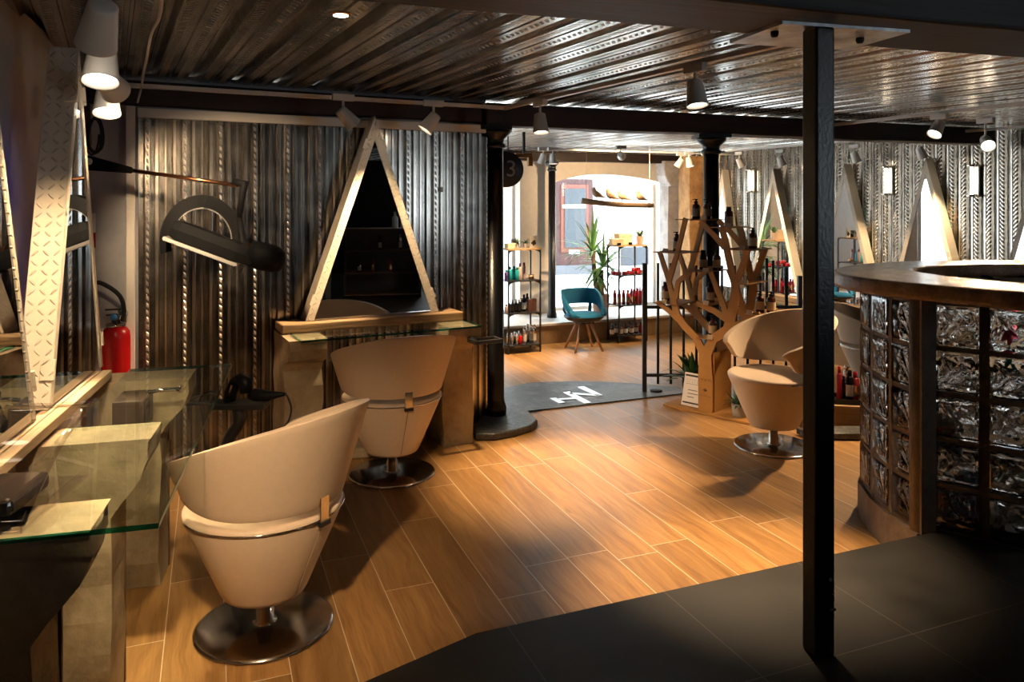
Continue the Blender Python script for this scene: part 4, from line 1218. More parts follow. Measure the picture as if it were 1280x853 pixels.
# ------------------------------------------------------------------ black railing behind the display
yr = 6.30
rl = thing('step_railing', 'black steel railing of vertical bars at the edge of the slate landing', 'railing', (1.07, yr, .011))
def rx(px): return (px-CX)/F*yr-1.07
def rz_(py): return EYE-(py-HZ)/F*yr-.011
m = MB()
MB().box(rx(804), rx(1000), -.014, .014, rz_(386), rz_(382)).build('top_rail', BLACK, rl)
MB().box(rx(804), rx(1000), -.014, .014, rz_(471), rz_(467)).build('bottom_rail', BLACK, rl)
MB().box(rx(803), rx(808), -.018, .018, 0, rz_(329)).build('end_post', BLACK, rl)
for px in range(822, 1000, 16):
    if px in (822, 838, 854): top = 329
    else: top = 332 if px < 930 else 345
    x = rx(px+.5); 
    m = MB().lathe([(.011, rz_(480)), (.011, rz_(top))], 10, T(x, 0, 0))
    m.build('railing_bar', BLACK, rl)
MB().box(rx(997), rx(1002), -.018, .018, -.0, rz_(345)).build('end_post', BLACK, rl)
for px in (960, 968, 985): MB().lathe([(.012, rz_(383)), (.012, rz_(320+ (px % 7)*3))], 10, T(rx(px), .03, 0)).build('ribbed_rod', BLACK, rl)
o = MB().lathe([(0, 0), (.05, 0), (.05, .008), (0, .008)], 20, cap=False).build('drain_cover', RUBBER, loc=tuple(onz(820, 489, .0105))); tag(o, 'small dark cap set in the slate landing near the railing', 'drain cover')

# ------------------------------------------------------------------ product racks
def rack(label, loc):
    t = thing('product_rack', label, 'shelving rack', loc, FRONT.a)
    W_, D_, H_ = .46, .32, 1.33; s = .009
    for x in (s, W_-s):
        for y in (s, D_-s): MB().box(x-s, x+s, y-s, y+s, 0, H_-.02).build('post', BLACK, t)
    for i, z in enumerate((.09, .50, .91)): MB().box(0, W_, 0, D_, z, z+.012).build('shelf', BLACK, t)
    MB().box(-.005, W_+.005, -.005, D_+.005, H_-.02, H_).build('top_board', LOGW, t)
    for z in (.09, .50, .91, H_-.02):
        for y in (.004, D_-.008):
            m = MB()
            for sgn, x0 in ((1, 2*s), (-1, W_-2*s)):
                pl_ = [(x0, z), (x0, z-.07)]+[(x0+sgn*(.05-.05*math.cos(a)), z-.055+.055*math.sin(a)*.8) for a in [q*PI/12 for q in range(0, 7)]]+[(x0+sgn*.07, z)]
                n = len(pl_)
                m.add([(a, y, b) for a, b in pl_]+[(a, y+.004, b) for a, b in pl_], [tuple(range(n)), tuple(range(n, 2*n))[::-1]]+[(i, (i+1) % n, (i+1) % n+n, i+n) for i in range(n)])
            m.build('corner_brace', BLACK, t)
    return t
L1 = Vector((.37, 9.75, LOW))-FRONT.d*.455
L2 = Vector((1.45, 10.32, LOW))
rack('black metal product rack left of the slim column, mostly dark bottles', tuple(L1))
rack('black metal product rack right of the yucca, rows of red bottles', tuple(L2))
SZ = [.09+.0125, .50+.0125, .91+.0125, 1.3305]
def rk(L, px, dep, si):
    w = (L-FRONT.o).dot(FRONT.n)-dep
    u = FRONT.at_px(px, w); p = FRONT.pt(u, w, LOW+SZ[si]); return tuple(p)
def cyl(name, cat, parts):
    t = thing(name, 'x', cat)
    for nm, mat, prof in parts: MB().lathe(prof, 18, cap=False).build(nm, mat, t)
    return t
def boxt(name, cat, w, d, h, mat, lid=True):
    t = thing(name, 'x', cat); MB().box(-w/2, w/2, -d/2, d/2, 0, h*.7).build('body', mat, t, bevel=.003); MB().box(-w/2-.002, w/2+.002, -d/2-.002, d/2+.002, h*.7, h).build('lid', mat, t, bevel=.003); return t
mk = {
 'silver': lambda: bottle('spray_can', SILVER, CHROME, None, .022, .15, 'can', cat='spray can'),
 'silvertall': lambda: bottle('spray_can', SILVER, CHROME, PAPER, .024, .235, 'can', cat='spray can'),
 'redsmall': lambda: bottle('red_bottle', RED, SILVER, None, .026, .135, 'cap'),
 'blackb': lambda: bottle('black_bottle', PLASTIC, PLASTIC, SMOKE, .024, .16, 'pump'),
 'blacktall': lambda: bottle('black_bottle', PLASTIC, PLASTIC, PAPER, .025, .215, 'cap'),
 'rosesm': lambda: bottle('rose_bottle', PINKP, PLASTIC, None, .022, .11, 'cap'),
 'teal': lambda: bottle('teal_bottle', TEAL, TEAL, None, .034, .175, 'cap'),
 'green': lambda: bottle('green_bottle', TEAL, GREEN, None, .026, .165, 'cap'),
 'purple': lambda: bottle('violet_bottle', PURPLE, TEAL, None, .026, .14, 'cap'),
 'pink': lambda: bottle('rose_bottle', PINKP, REDP, None, .022, .215, 'cap'),
 'redb': lambda: bottle('red_bottle', REDP, RED, COPPER, .026, .20, 'cap'),
 'redtall': lambda: bottle('red_bottle', REDP, RED, None, .018, .235, 'cap'),
 'redjar': lambda: bottle('red_jar', RED, REDP, None, .036, .045, 'jar', cat='jar'),
 'white': lambda: bottle('serum_bottle', AMBER, PLASTIC, PAPER, .029, .155, 'pump'),
 'redlabel': lambda: bottle('serum_bottle', REDP, PLASTIC, None, .029, .155, 'pump'),
 'carton': lambda: boxt('brown_carton', 'box', .055, .05, .16, BROWNB),
 'bowl': lambda: cyl('wooden_bowl', 'bowl', [('body', COPPER, [(0, 0), (.03, 0), (.042, .025), (.040, .055), (.036, .055), (.036, .03), (0, .01)]), ('rim', BROWNB, [(.036, .055), (.041, .055), (.041, .059), (.036, .059), (.036, .055)])]),
 'woodbox': lambda: boxt('wooden_box', 'box', .13, .09, .065, PINE),
 'blackcan': lambda: bottle('black_tin', PLASTIC, SMOKE, None, .032, .11, 'jar', cat='tin'),
 'smallblack': lambda: bottle('black_jar', PLASTIC, SMOKE, None, .026, .035, 'jar', cat='jar'),
 'kraftbox': lambda: boxt('kraft_box', 'box', .17, .12, .085, KRAFT),
 'kraftbig': lambda: boxt('kraft_box', 'box', .21, .13, .15, KRAFT),
}
A1, A2 = 'left rack', 'right rack'
items = [
 (L1, 'silver', 0, [(635, .09), (640, .09), (643.5, .16), (646, .08), (649, .17)], 'small silver spray can on the bottom shelf of the left product rack'),
 (L1, 'redsmall', 0, [(650, .08)], 'single red bottle on the bottom shelf of the left product rack'),
 (L1, 'silvertall', 0, [(656, .09), (659.5, .19), (663.5, .13), (668, .10)], 'tall silver spray can on the bottom shelf of the left product rack'),
 (L1, 'rosesm', 1, [(633, .08), (637, .15)], 'small rose bottle on the second shelf of the left product rack'),
 (L1, 'blackb', 1, [(640.5, .09), (645, .12), (649, .08), (652, .19)], 'black pump bottle on the second shelf of the left product rack'),
 (L1, 'blacktall', 1, [(655, .14), (659, .22)], 'tall black bottle on the second shelf of the left product rack'),
 (L1, 'carton', 1, [(662, .09), (667.5, .11)], 'brown carton on the second shelf of the left product rack'),
 (L1, 'purple', 2, [(633, .08)], 'violet bottle with teal cap on the left product rack'),
 (L1, 'teal', 2, [(637, .12), (642.5, .17)], 'round teal bottle on the left product rack'),
 (L1, 'green', 2, [(646.5, .10)], 'teal bottle with green cap on the left product rack'),
 (L1, 'pink', 2, [(650, .10), (655, .16)], 'rose bottle with red cap on the left product rack'),
 (L1, 'bowl', 2, [(664, .12)], 'small round brown bowl on the left product rack'),
 (L1, 'woodbox', 3, [(638, .12)], 'pale wooden box on top of the left product rack'),
 (L1, 'blackcan', 3, [(642, .24)], 'black tin on top of the left product rack'),
 (L2, 'white', 0, [(765, .06), (770, .14), (776, .05), (782, .07), (787, .15), (789.5, .06), (795, .10)], 'amber pump bottle with white label on the bottom shelf of the right rack'),
 (L2, 'redlabel', 0, [(801, .09)], 'red pump bottle at the right end of the right rack bottom shelf'),
 (L2, 'redb', 1, [(768.5, .14), (774, .07), (779.5, .10), (785, .06), (789.5, .17), (792.5, .07), (797, .16), (803, .10)], 'red bottle with copper band in the row on the right rack'),
 (L2, 'redtall', 1, [(796, .06), (800, .07)], 'slim tall red bottle in the row on the right rack'),
 (L2, 'redjar', 2, [(767, .14), (773, .06), (781, .07), (787, .16), (790, .06), (797, .09), (802, .17)], 'flat red jar on the upper shelf of the right rack'),
 (L2, 'kraftbox', 3, [(770.5, .10)], 'small kraft box at the front on top of the right rack'),
 (L2, 'kraftbig', 3, [(779, .22)], 'larger kraft box at the back on top of the right rack'),
 (L2, 'smallblack', 3, [(774, .025), (788, .05)], 'tiny black jar on top of the right rack'),
]
for L, k, si, pos, lb in items:
    for px, dep in pos: put(k, mk[k], rk(L, px, dep, si), lb, lb if len(pos) > 1 else 'products on the shop racks', FRONT.a+rnd.uniform(-.2, .2))
for px, dep in ((792.5, .06), (797.5, .09)):
    p = rk(L2, px, dep, 2); put('redjar', None, (p[0], p[1], p[2]+.046), 'flat red jar stacked on another on the right rack', 'stacked red jars on the right rack')
# card picture, little succulents
pc = thing('picture_card', 'cream card with a dark flower print on the left rack top', 'card', rk(L1, 667, .14, 3), FRONT.a)
MB().box(-.05, .05, 0, .006, 0, .15).build('card', CREAMWALL, pc)
m = MB()
for x, z, r in ((0, .075, .02), (-.02, .06, .016), (.018, .055, .018), (.0, .04, .014), (.014, .085, .013)): m.lathe([(0, 0), (r, 0), (r, .002), (0, .002)], 9, T(x, 0, z)@RX(PI/2), cap=False)
m.build('flower_print', INK, pc)
for px, dep, lb, sd in ((646, .10, 'left small succulent pot on the left rack top', 3), (657, .10, 'right small succulent pot on the left rack top', 5)):
    t = thing('potted_succulent', lb, 'plant', rk(L1, px, dep, 3)); pot(t, .036, .06, CEMPOT)
    m = MB(); rosette(m, (0, 0, .05), 16, .085, .009, .3, 1.3, .3, sd); thick(m.build('foliage', LEAFD, t))
t = thing('potted_aloe', 'potted aloe with spiky leaves on the right rack top', 'plant', rk(L2, 800, .12, 3)); pot(t, .052, .115, TERRA)
m = MB(); rosette(m, (0, 0, .10), 16, .15, .013, .3, 1.3, .5, 6); thick(m.build('foliage', LEAFD, t))

# ------------------------------------------------------------------ yucca on the sill
yb = P(751, 300, 11.0); yb.z = -.068
yu = thing('potted_yucca', 'tall yucca with long arching leaves in front of the arched window', 'plant', tuple(yb))
pot(yu, .13, .30, TERRA)
def yz(py): return EYE-(py-HZ)/F*11.0+.068
def yx(px): return (px-751)/F*11.0
st = [((yx(741), 0, yz(312)), [(yx(747), .02, .26), (yx(744), .01, yz(350)), (yx(741), 0, yz(312))]), ((yx(754), .03, yz(338)), [(yx(753), .03, .26), (yx(752), .03, yz(338))]), ((yx(747), -.05, yz(352)), [(yx(748), -.04, .26), (yx(747), -.05, yz(352))])]
m = MB()
for _, pts in st: m.tube(catmull(pts, 4), .032, 10)
m.build('stem', BARK, yu)
m = MB(); dm = MB()
rosette(m, (yx(741), 0, yz(316)), 30, .62, .027, -.1, 1.45, 1.3, 11)
rosette(m, (yx(755), .03, yz(334)), 30, .56, .027, -.2, 1.4, 1.6, 12)
rosette(m, (yx(747), -.05, yz(346)), 26, .42, .024, -.7, .9, 1.8, 13)
rosette(dm, (yx(741), 0, yz(310)), 8, .14, .014, -1.3, -.9, .2, 14)
thick(m.build('foliage', LEAF, yu)); thick(dm.build('dry_leaves', STRAW, yu))

# ------------------------------------------------------------------ petrol blue tub chair
tc = thing('tub_chair', 'petrol blue tub chair with four splayed oak legs by the sill', 'chair', (.935, 9.9, LOW), R(26))
NU, NV = 56, 8
def band(off):
    def fn(u, v):
        p = (u*2-1)*R(138); a = abs(p)
        k = max(0, (a-R(55))/R(83)); k = k*k*(3-2*k)
        top = .775-.30*k; bot = .575-.14*k
        z = bot+(top-bot)*v
        r = (.235+.045*(z-.4)/.35)-off
        e = math.sin(v*PI)*.006
        rx_ = r+e if off == 0 else r-e
        return Vector((math.sin(p)*rx_*1.08, math.cos(p)*rx_, z))
    return fn
vs = []; fs = []
for f_ in (band(0), band(.035)):
    for i in range(NU+1):
        for j in range(NV+1): vs.append(f_(i/NU, j/NV))
K = (NU+1)*(NV+1); idx = lambda i, j, s=0: s*K+i*(NV+1)+j
for i in range(NU):
    for j in range(NV):
        fs.append((idx(i, j), idx(i+1, j), idx(i+1, j+1), idx(i, j+1))); fs.append((idx(i, j, 1), idx(i, j+1, 1), idx(i+1, j+1, 1), idx(i+1, j, 1)))
    for j in (0, NV): fs.append((idx(i, j), idx(i+1, j), idx(i+1, j, 1), idx(i, j, 1)))
for i in (0, NU):
    for j in range(NV): fs.append((idx(i, j), idx(i, j+1), idx(i, j+1, 1), idx(i, j, 1)))
MB().add(vs, fs, True).build('backrest', BLUE, tc, bevel=.008, seg=2)
# side struts joining back and seat
m = MB()
for s in (-1, 1):
    m.tube([(s*.20, -.12, .44), (s*.245, -.135, .47), (s*.25, -.10, .53)], [.03, .028, .025], 10, flat=.7)
    m.tube([(s*.16, .14, .42), (s*.20, .17, .50), (s*.20, .165, .60)], [.028, .025, .022], 10, flat=.7)
m.build('arm_join', BLUE, tc)
MB().lathe([(0, .405), (.20, .405), (.245, .425), (.25, .45), (.22, .475), (.12, .480), (0, .478)], 40, cap=False).build('seat', BLUE, tc)
MB().lathe([(0, .368), (.13, .370), (.21, .388), (.258, .425), (.262, .445), (.250, .447), (.20, .40), (0, .39)], 40, cap=False).build('under_shell', NAVY, tc)
MB().box(-.10, .10, -.10, .10, .345, .372).build('swivel_plate', BLACK, tc, bevel=.005)
for a in (35, 125, 215, 305):
    c, s = math.cos(R(a)), math.sin(R(a))
    MB().tube([(c*.09, s*.09, .365), (c*.265, s*.265, .0)], [.024, .015], 12, flat=.8).build('leg', OAK, tc)
# ------------------------------------------------------------------ perch with four birds
YP = 9.4
pa, pb_ = P(727, 251, YP), P(817, 257, YP)
pts = [pa.lerp(pb_, k/8)+Vector((0, 0, -.018*math.sin(k/8*PI))) for k in range(9)]
o = MB().tube([Vector(p)-pa for p in pts], [.037, .036, .034, .033, .032, .031, .030, .030, .028], 14).build('hanging_log', LOGW, loc=tuple(pa))
tag(o, 'horizontal wooden log hanging by wires in front of the arched window', 'log')
for px, lb in ((733, 'left'), (812, 'right')):
    t = (px-727)/90; q = pa.lerp(pb_, t)
    o = MB().tube([(0, 0, 0), (0, 0, CEIL-q.z-.02)], .0022, 5).build('hanging_wire', ALU, loc=(q.x, q.y, q.z+.02)); tag(o, 'thin wire holding the %s end of the hanging log' % lb, 'wire')
def bird():
    t = thing('wooden_bird', 'x', 'bird figurine')
    MB().tube(catmull([(.115, 0, .030), (.07, 0, .042), (.025, 0, .060), (-.01, 0, .075), (-.030, 0, .105), (-.036, 0, .130), (-.045, 0, .146), (-.052, 0, .150)], 3), [.005, .008, .011, .016, .022, .028, .034, .038, .040, .040, .038, .034, .030, .027, .026, .026, .026, .024, .020, .014, .008, .002][:22], 14).build('body', BIRDW, t)
    MB().lathe([(.0, 0), (.007, .0), (0, .022)], 8, T(-.068, 0, .134)@RY(R(-100)), cap=False).build('beak', BIRDW, t)
    MB().tube([(-.005, .012, .045), (-.005, .012, 0)], .003, 6).tube([(-.005, -.012, .045), (-.005, -.012, 0)], .003, 6).build('legs', BIRDW, t)
    return t
for i, (px, rz, lb) in enumerate(((746, R(5), 'leftmost, its tail pointing right'), (763, R(15), 'second from the left'), (778, R(-20), 'third from the left, standing upright'), (800, R(200-180), 'rightmost, apart from the others'))):
    q = pa.lerp(pb_, (px-727)/90); tt = (px-727)/90
    z = q.z-.018*math.sin(tt*PI)+.034
    put('bird', bird, (q.x, q.y, z), 'carved wooden bird on the hanging log, '+lb, 'carved birds on the log', rz)

# ------------------------------------------------------------------ hanging round sign with the figure three
sg = thing('round_sign', 'round black hanging sign with a grey figure 3 beside the iron column', 'sign', tuple(P(632, 212, 6.25)), R(6))
MB().lathe([(0, -.012), (.143, -.012), (.148, -.008), (.148, .008), (.143, .012), (0, .012)], 56, RX(PI/2), cap=False).build('disc', BLACK, sg)
text_mesh('figure', '3', .19, plain('sign_grey', (.34, .31, .28), .6), sg, (.045, -.0135, 0), (R(90), 0, 0), .001)
MB().tube([(.02, 0, .147), (.02, 0, CEIL-sg.location.z)], .006, 8).build('hanger', BLACK, sg)
tb = thing('timber_bracket', 'short tan timber bracket under the ceiling beside the round sign', 'bracket', tuple(P(656, 205, 7.4)), R(15))
MB().box(-.10, .07, -.03, .03, .06, .10).box(.03, .075, -.03, .03, -.02, .06).build('arm', PLY, tb, bevel=.004)
MB().box(-.02, .0, -.02, .02, .101, CEIL-tb.location.z+.0).build('drop_strap', BLACK, tb)

# ------------------------------------------------------------------ wall-mounted infrared dryer
YD = 3.90
def D(px, py, dy=0): return P(px, py, YD+dy)
dO_ = D(100, 205)
dr = thing('infrared_dryer', 'black wall-mounted infrared hair dryer on a copper arm before the corrugated wall', 'hair dryer', tuple(dO_))
def q_(px, py, dy=0): return D(px, py, dy)-dO_
# tapered arm housing
pl_ = [(100, 193), (110, 194), (165, 209), (168, 213), (165, 217), (110, 213), (100, 212)]
n = len(pl_)
MB().add([q_(x, y, -.03) for x, y in pl_]+[q_(x, y, .03) for x, y in pl_], [tuple(range(n)), tuple(range(n, 2*n))[::-1]]+[(i, (i+1) % n, (i+1) % n+n, i+n) for i in range(n)]).build('arm_housing', DRYB, dr, bevel=.006)
MB().lathe([(0, 0), (.017, 0), (.017, .003), (0, .003)], 20, T(*q_(111.5, 202, -.034))@RX(PI/2), cap=False).build('round_badge', ALU, dr)
MB().tube([q_(164, 213), q_(299, 232)], .0105, 12).build('arm_rod', COPPER, dr)
MB().tube([q_(292, 227), q_(306, 230), q_(303, 243), q_(299, 272)], [.020, .024, .018, .014], 12).build('elbow_joint', DRYB, dr)
# ring section
cx, cy, ro, ri = 252, 302, 55, 40
m = MB(); N = 30
ring = []
for i in range(N+1):
    a = R(196-(196+8)*i/N)
    t_ = math.cos(a); s_ = math.sin(a)
    kx = 1.0
    for rr, dy in ((ro, -.05), (ro, .05), (ri, .05), (ri, -.05)): ring.append(q_(cx+rr*t_*.96, cy-rr*s_*(1.06), dy+.06*t_))
fs = []
for i in range(N):
    for j in range(4): fs.append((i*4+j, i*4+(j+1) % 4, (i+1)*4+(j+1) % 4, (i+1)*4+j))
fs += [(0, 1, 2, 3), (N*4+3, N*4+2, N*4+1, N*4)]
m.add(ring, fs, False); m.build('heater_ring', DRYB, dr)
m = MB()
for i in range(2, 58):
    a = R(196-(204)*i/60); t_, s_ = math.cos(a), math.sin(a)
    m.tube([q_(cx+(ri-.5)*t_*.96, cy-(ri-.5)*s_*1.06, -.05+.06*t_), q_(cx+(ri-1.5)*t_*.96, cy-(ri-1.5)*s_*1.06, .05+.06*t_)], .0022, 4)
m.build('ring_grille', ALU, dr)
# straight head
A_, B_ = q_(216, 284, -.14), q_(318, 322, -.06); ax = (B_-A_); Lx = ax.length
rotq = ax.to_track_quat('X', 'Z').to_matrix().to_4x4(); Mh = T(*A_)@rotq
pr = [(-.055, -.050), (.055, -.050), (.060, .0), (.035, .045), (-.035, .045), (-.060, .0)]
n = len(pr)
st_ = [(0.0, .80), (.04, 1.0), (Lx*.8, 1.0), (Lx, .85)]
vs = [Mh@Vector((x, a*k, b*k)) for x, k in st_ for a, b in pr]; fs = []
for i in range(3):
    for j in range(n): fs.append((i*n+j, i*n+(j+1) % n, (i+1)*n+(j+1) % n, (i+1)*n+j))
fs += [tuple(range(n))[::-1], tuple(range(3*n, 4*n))]
MB().add(vs, fs).build('heater_head', DRYB, dr, bevel=.006)
m = MB().box(-.012, Lx*.86, -.060, .060, -.066, -.052, Mh)
for k in range(34): m.box(-.006+k*Lx*.86/34, -.006+(k+.5)*Lx*.86/34, -.064, .064, -.070, -.066, Mh)
m.build('head_grille', ALU, dr)
MB().box(Lx*.80, Lx*.92, -.05, .05, -.10, -.055, Mh).build('lamp_cover', ACRYL, dr, bevel=.008)
MB().tube([q_(308, 316, -.06), q_(318, 318, -.05)], [.050, .046], 20).build('swivel_collar', COPPER, dr)
MB().tube([q_(314, 317, -.05), q_(330, 321, -.05), q_(345, 325, -.06), q_(352, 327, -.06), q_(356, 328, -.06)], [.066, .072, .068, .052, .02], 24).build('motor_housing', DRYB, dr)
MB().tube([q_(299, 272), q_(303, 298, .0), q_(307, 316, -.03)], [.014, .020, .03], 12).build('drop_link', DRYB, dr)
# cables beside it
o = MB().tube([P(103, 122, 4.12), P(104, 150, 4.12), P(106, 182, 4.12)], [.035, .038, .036], 16).build('cable_duct', plain('bronze_duct', (.06, .03, .015), .35), None)
tag(o, 'dark bronze duct in the corner behind the left triangular mirror', 'duct')
pts = [P(104+10*math.cos(a*.9)+10+a*.4, 170+22*math.sin(a*.9)-2*math.cos(a*2), 4.07) for a in [k*.45 for k in range(44)]]
o = MB().tube(pts, .006, 6).build('coiled_cable', RUBBER); tag(o, 'black cable hanging in loose loops beside the bronze duct', 'cable')

# ------------------------------------------------------------------ fire extinguisher on the grey wall
u = BACK.at_px(145, .11)
fe = thing('fire_extinguisher', 'red fire extinguisher with black hose on the grey wall', 'fire extinguisher', BACK.loc(u, .11, .36), BACK.a)
_cy = MB().lathe([(0, 0), (.068, 0), (.074, .006), (.074, .47), (.070, .50), (.055, .522), (.030, .532), (0, .532)], 36, cap=False).build('cylinder', RED, fe)
MB().lathe([(0, .528), (.052, .528), (.052, .545), (.026, .552), (.022, .59), (0, .59)], 24, cap=False).build('collar', CHROME, fe)
MB().box(-.05, .03, -.012, .012, .59, .60).box(-.055, .03, -.012, .012, .62, .63).box(.01, .03, -.012, .012, .60, .62).build('lever', BLACK, fe, bevel=.003)
MB().lathe([(0, 0), (.016, 0), (.018, .004), (.018, .012), (0, .014)], 16, T(-.012, -.03, .585)@RX(PI/2), cap=False).build('blue_gauge', plain('blue_cap', (.02, .22, .55), .3), fe)
MB().tube(catmull([(.03, -.02, .56), (.04, -.03, .62), (.02, -.04, .70), (-.04, -.045, .76), (-.10, -.03, .78), (-.14, -.02, .70)], 6), .012, 10).build('hose', RUBBER, fe)
MB().tube([(.035+.025*math.cos(a), -.02, .60+.018*math.sin(a)) for a in [k*PI/8 for k in range(17)]], .0015, 5).build('safety_pin', plain('blue_wire', (.05, .3, .6), .4), fe)
MB().box(.035, .055, -.0762, -.060, .05, .11).build('data_label', PAPER, _cy)
MB().box(-.03, .03, .06, .109, .40, .43).build('wall_bracket', BLACK, fe)
u = BACK.at_px(112, .01)
st = thing('wall_sign', 'small white and red safety sign on the grey wall, half behind the mirror', 'sign', BACK.loc(u, .004, 0), BACK.a)
def bz(py): return EYE-(py-HZ)/F*(BACK.pt(u).y)
MB().box(-.03, .03, 0, .003, bz(291), bz(267)).build('white_field', WHITEP, st)
MB().box(-.03, .03, 0, .003, bz(310), bz(291.2)).build('red_field', RED, st)

um_, zm_ = BACK.on(552.5, 237, .04)
o = MB().box(-.009, .009, -.003, 0, -.018, .018).build('wall_mark', WHITEP, loc=BACK.loc(um_, .036, zm_), rot=(0, 0, BACK.a)); tag(o, 'tiny white rectangle on the corrugated wall right of the mirror', 'tag')  # small plain white rectangle on the cladding
# ------------------------------------------------------------------ tool stand behind the nearest chair
ts0 = P(298, 505, 3.75)
tsd = thing('tool_stand', 'black stand holding clippers and a dryer behind the nearest salon chair', 'tool stand', (ts0.x, ts0.y, .001), R(0))
zt0 = ts0.z
MB().box(-.13, .14, -.05, .05, zt0-.02, zt0+.01).box(-.30, -.13, -.02, .02, zt0-.005, zt0+.008).build('tray', BLACK, tsd, bevel=.004)
MB().tube(catmull([(-.0, 0, zt0-.02), (.0, 0, zt0-.10), (-.06, 0, zt0-.22), (-.07, 0, .05)], 4), [.035]*4+[.03]*4+[.028]*5, 14).build('post', BLACK, tsd)
MB().lathe([(0, 0), (.16, 0), (.16, .012), (.05, .03), (0, .05)], 32, T(-.07, 0, 0), cap=False).build('foot', BLACK, tsd)
o = thing('hair_clipper', 'black and copper hair clipper standing upright on the tool stand', 'clipper', (ts0.x-.02, ts0.y, zt0+.012), R(-20))
MB().tube([(-.03, 0, .0), (-.02, 0, .05), (.01, 0, .10), (.04, 0, .125)], [.034, .036, .034, .026], 14, flat=.8).build('body', PLASTIC, o)
MB().tube([(.03, 0, .115), (.065, 0, .10), (.07, 0, .05)], [.030, .034, .030], 14).build('head', PLASTIC, o)
MB().tube([(-.012, -.028, .03), (.012, -.030, .09)], .006, 8).build('copper_strip', COPPER, o)
o = thing('hair_dryer_handle', 'black hair tool lying on the tool stand with its cord hanging', 'hair tool', (ts0.x+.06, ts0.y-.01, zt0+.045), R(-8))
MB().tube([(0, 0, 0), (.03, 0, .004), (.10, 0, .0), (.15, 0, .008), (.185, 0, .012)], [.022, .032, .026, .014, .008], 14).build('handle', PLASTIC, o)
MB().tube(catmull([(.185, 0, .012), (.20, 0, -.01), (.215, 0, -.06), (.20, 0, -.12), (.16, 0, -.17)], 5), .005, 6).build('cord', RUBBER, o)
pts = catmull([(-.10, 0, zt0+.05), (-.14, .0, zt0+.06), (-.19, 0, zt0+.02), (-.175, 0, zt0-.08), (-.165, 0, zt0-.2), (-.14, 0, .3)], 5)
MB().tube(pts, .005, 6).build('cord', RUBBER, tsd)
MB().tube(catmull([(-.10, 0, zt0+.05), (-.25, -.02, zt0+.02), (-.34, -.04, zt0-.10), (-.50, -.06, zt0-.14), (-.62, -.04, zt0-.12)], 5), .004, 6).build('cord', RUBBER, tsd)

# ------------------------------------------------------------------ low bench with bottles right of the black post
bn = thing('low_bench', 'low pale wooden bench box holding styling products right of the black post', 'bench', (2.75, 5.46, LOW+.001), R(-10))
hb = .15-LOW
PB = wood('pale_oak_panel', (.44, .27, .12), (.62, .42, .22), 'x', 1, .5, .15)
MB().box(-.72, .75, -.17, .17, 0, hb-.02).build('body', PB, bn); MB().box(-.72, .75, -.19, .17, hb-.02, hb).build('top', PB, bn, bevel=.003)
MB().box(-.725, -.70, -.195, -.175, .1, hb+.07).build('corner_trim', BLACK, bn)
Mb = T(2.75, 5.46, 0)@RZ(R(-10))
ty = thing('product_tray', 'black tray of styling bottles on the low pale bench', 'tray', tuple(Mb@Vector((-.45, -.06, .152))), R(-10))
MB().box(-.23, .25, -.10, .10, 0, .006).build('base', BLACK, ty); MB().box(-.23, .25, -.10, -.094, .006, .035).box(-.23, .25, .094, .10, .006, .035).box(-.23, -.224, -.094, .094, .006, .035).box(.244, .25, -.094, .094, .006, .035).build('rim', BLACK, ty)
for px, k, dy, lb in ((1049, 'redtall', 0, 'slim red bottle at the left end of the bench tray'), (1054, 'blackb', .02, 'short black bottle next to the slim red one on the bench tray'), (1058, 'silvertall', .03, 'tall silver can on the bench tray'),
                      (1062, 'blacktall', -.03, 'black bottle in the middle of the bench tray'), (1069, 'redb', -.02, 'red bottle nearest the glass block desk on the bench tray')):
    Y = 5.50+dy; p = P(px, 500, Y); p.z = .159
    put(k, mk[k], tuple(p), lb, 'styling products on the bench tray')
pl = [(1.93, 5.17), (2.3, 5.22), (2.8, 5.16), (3.4, 5.10), (3.4, 4.98), (2.9, 5.00), (2.4, 5.04), (2.0, 5.06)]
o = MB().prism(pl, .0012, .045).build('stone_edging', SLATE, bevel=.012, seg=2); rough(o, .02, 6, 3); o.location.z = .004
tag(o, 'rough dark stone edging in front of the low bench', 'stone slab')

# ------------------------------------------------------------------ contents of the desk seen through the blocks
def at(px, Y, z): p = P(px, 300, Y); p.z = z; return tuple(p)
ob = thing('orange_bottle', 'orange bottle blurred behind the lower curved glass blocks', 'bottle', at(1141, 3.52, .4815))
MB().lathe([(0, 0), (.05, 0), (.05, .13), (.02, .16), (0, .16)], 20, cap=False).build('body', ORANGE, ob); MB().lathe([(0, .16), (.018, .16), (.018, .19), (0, .19)], 12, cap=False).build('cap', WHITEP, ob)
ob = thing('orange_bottle', 'orange and white bottle behind the lowest curved glass blocks', 'bottle', at(1142, 3.54, .2015))
MB().lathe([(0, 0), (.05, 0), (.05, .15), (.02, .18), (0, .18)], 20, cap=False).build('body', ORANGE, ob); MB().lathe([(.0505, .03), (.0505, .11)], 20, cap=False).build('label_band', WHITEP, ob)
for px, z, lb, mt in ((1184, .4815, 'white bag with red printing behind the flat glass blocks, second row from below', WHITEP), (1173, .2015, 'grey patterned bag behind the lowest flat glass block', PAPER), (1212, .2015, 'pale blue bag behind the lowest flat glass block', plain('pale_blue_bag', (.45, .52, .60), .5))):
    t = thing('paper_bag', lb, 'bag', at(px, 3.42, z), R(-38))
    MB().lathe([(0, 0), (.05, 0), (.06, .02), (.055, .13), (.035, .16), (0, .17)], 7, cap=False).build('body', mt, t); MB().box(-.03, .03, -.066, -.060, .04, .11).build('printed_panel', REDP, t)
pk = thing('pink_brush', 'pink and teal brush behind the top right glass block', 'brush', at(1262, 3.22, .8815), R(-38))
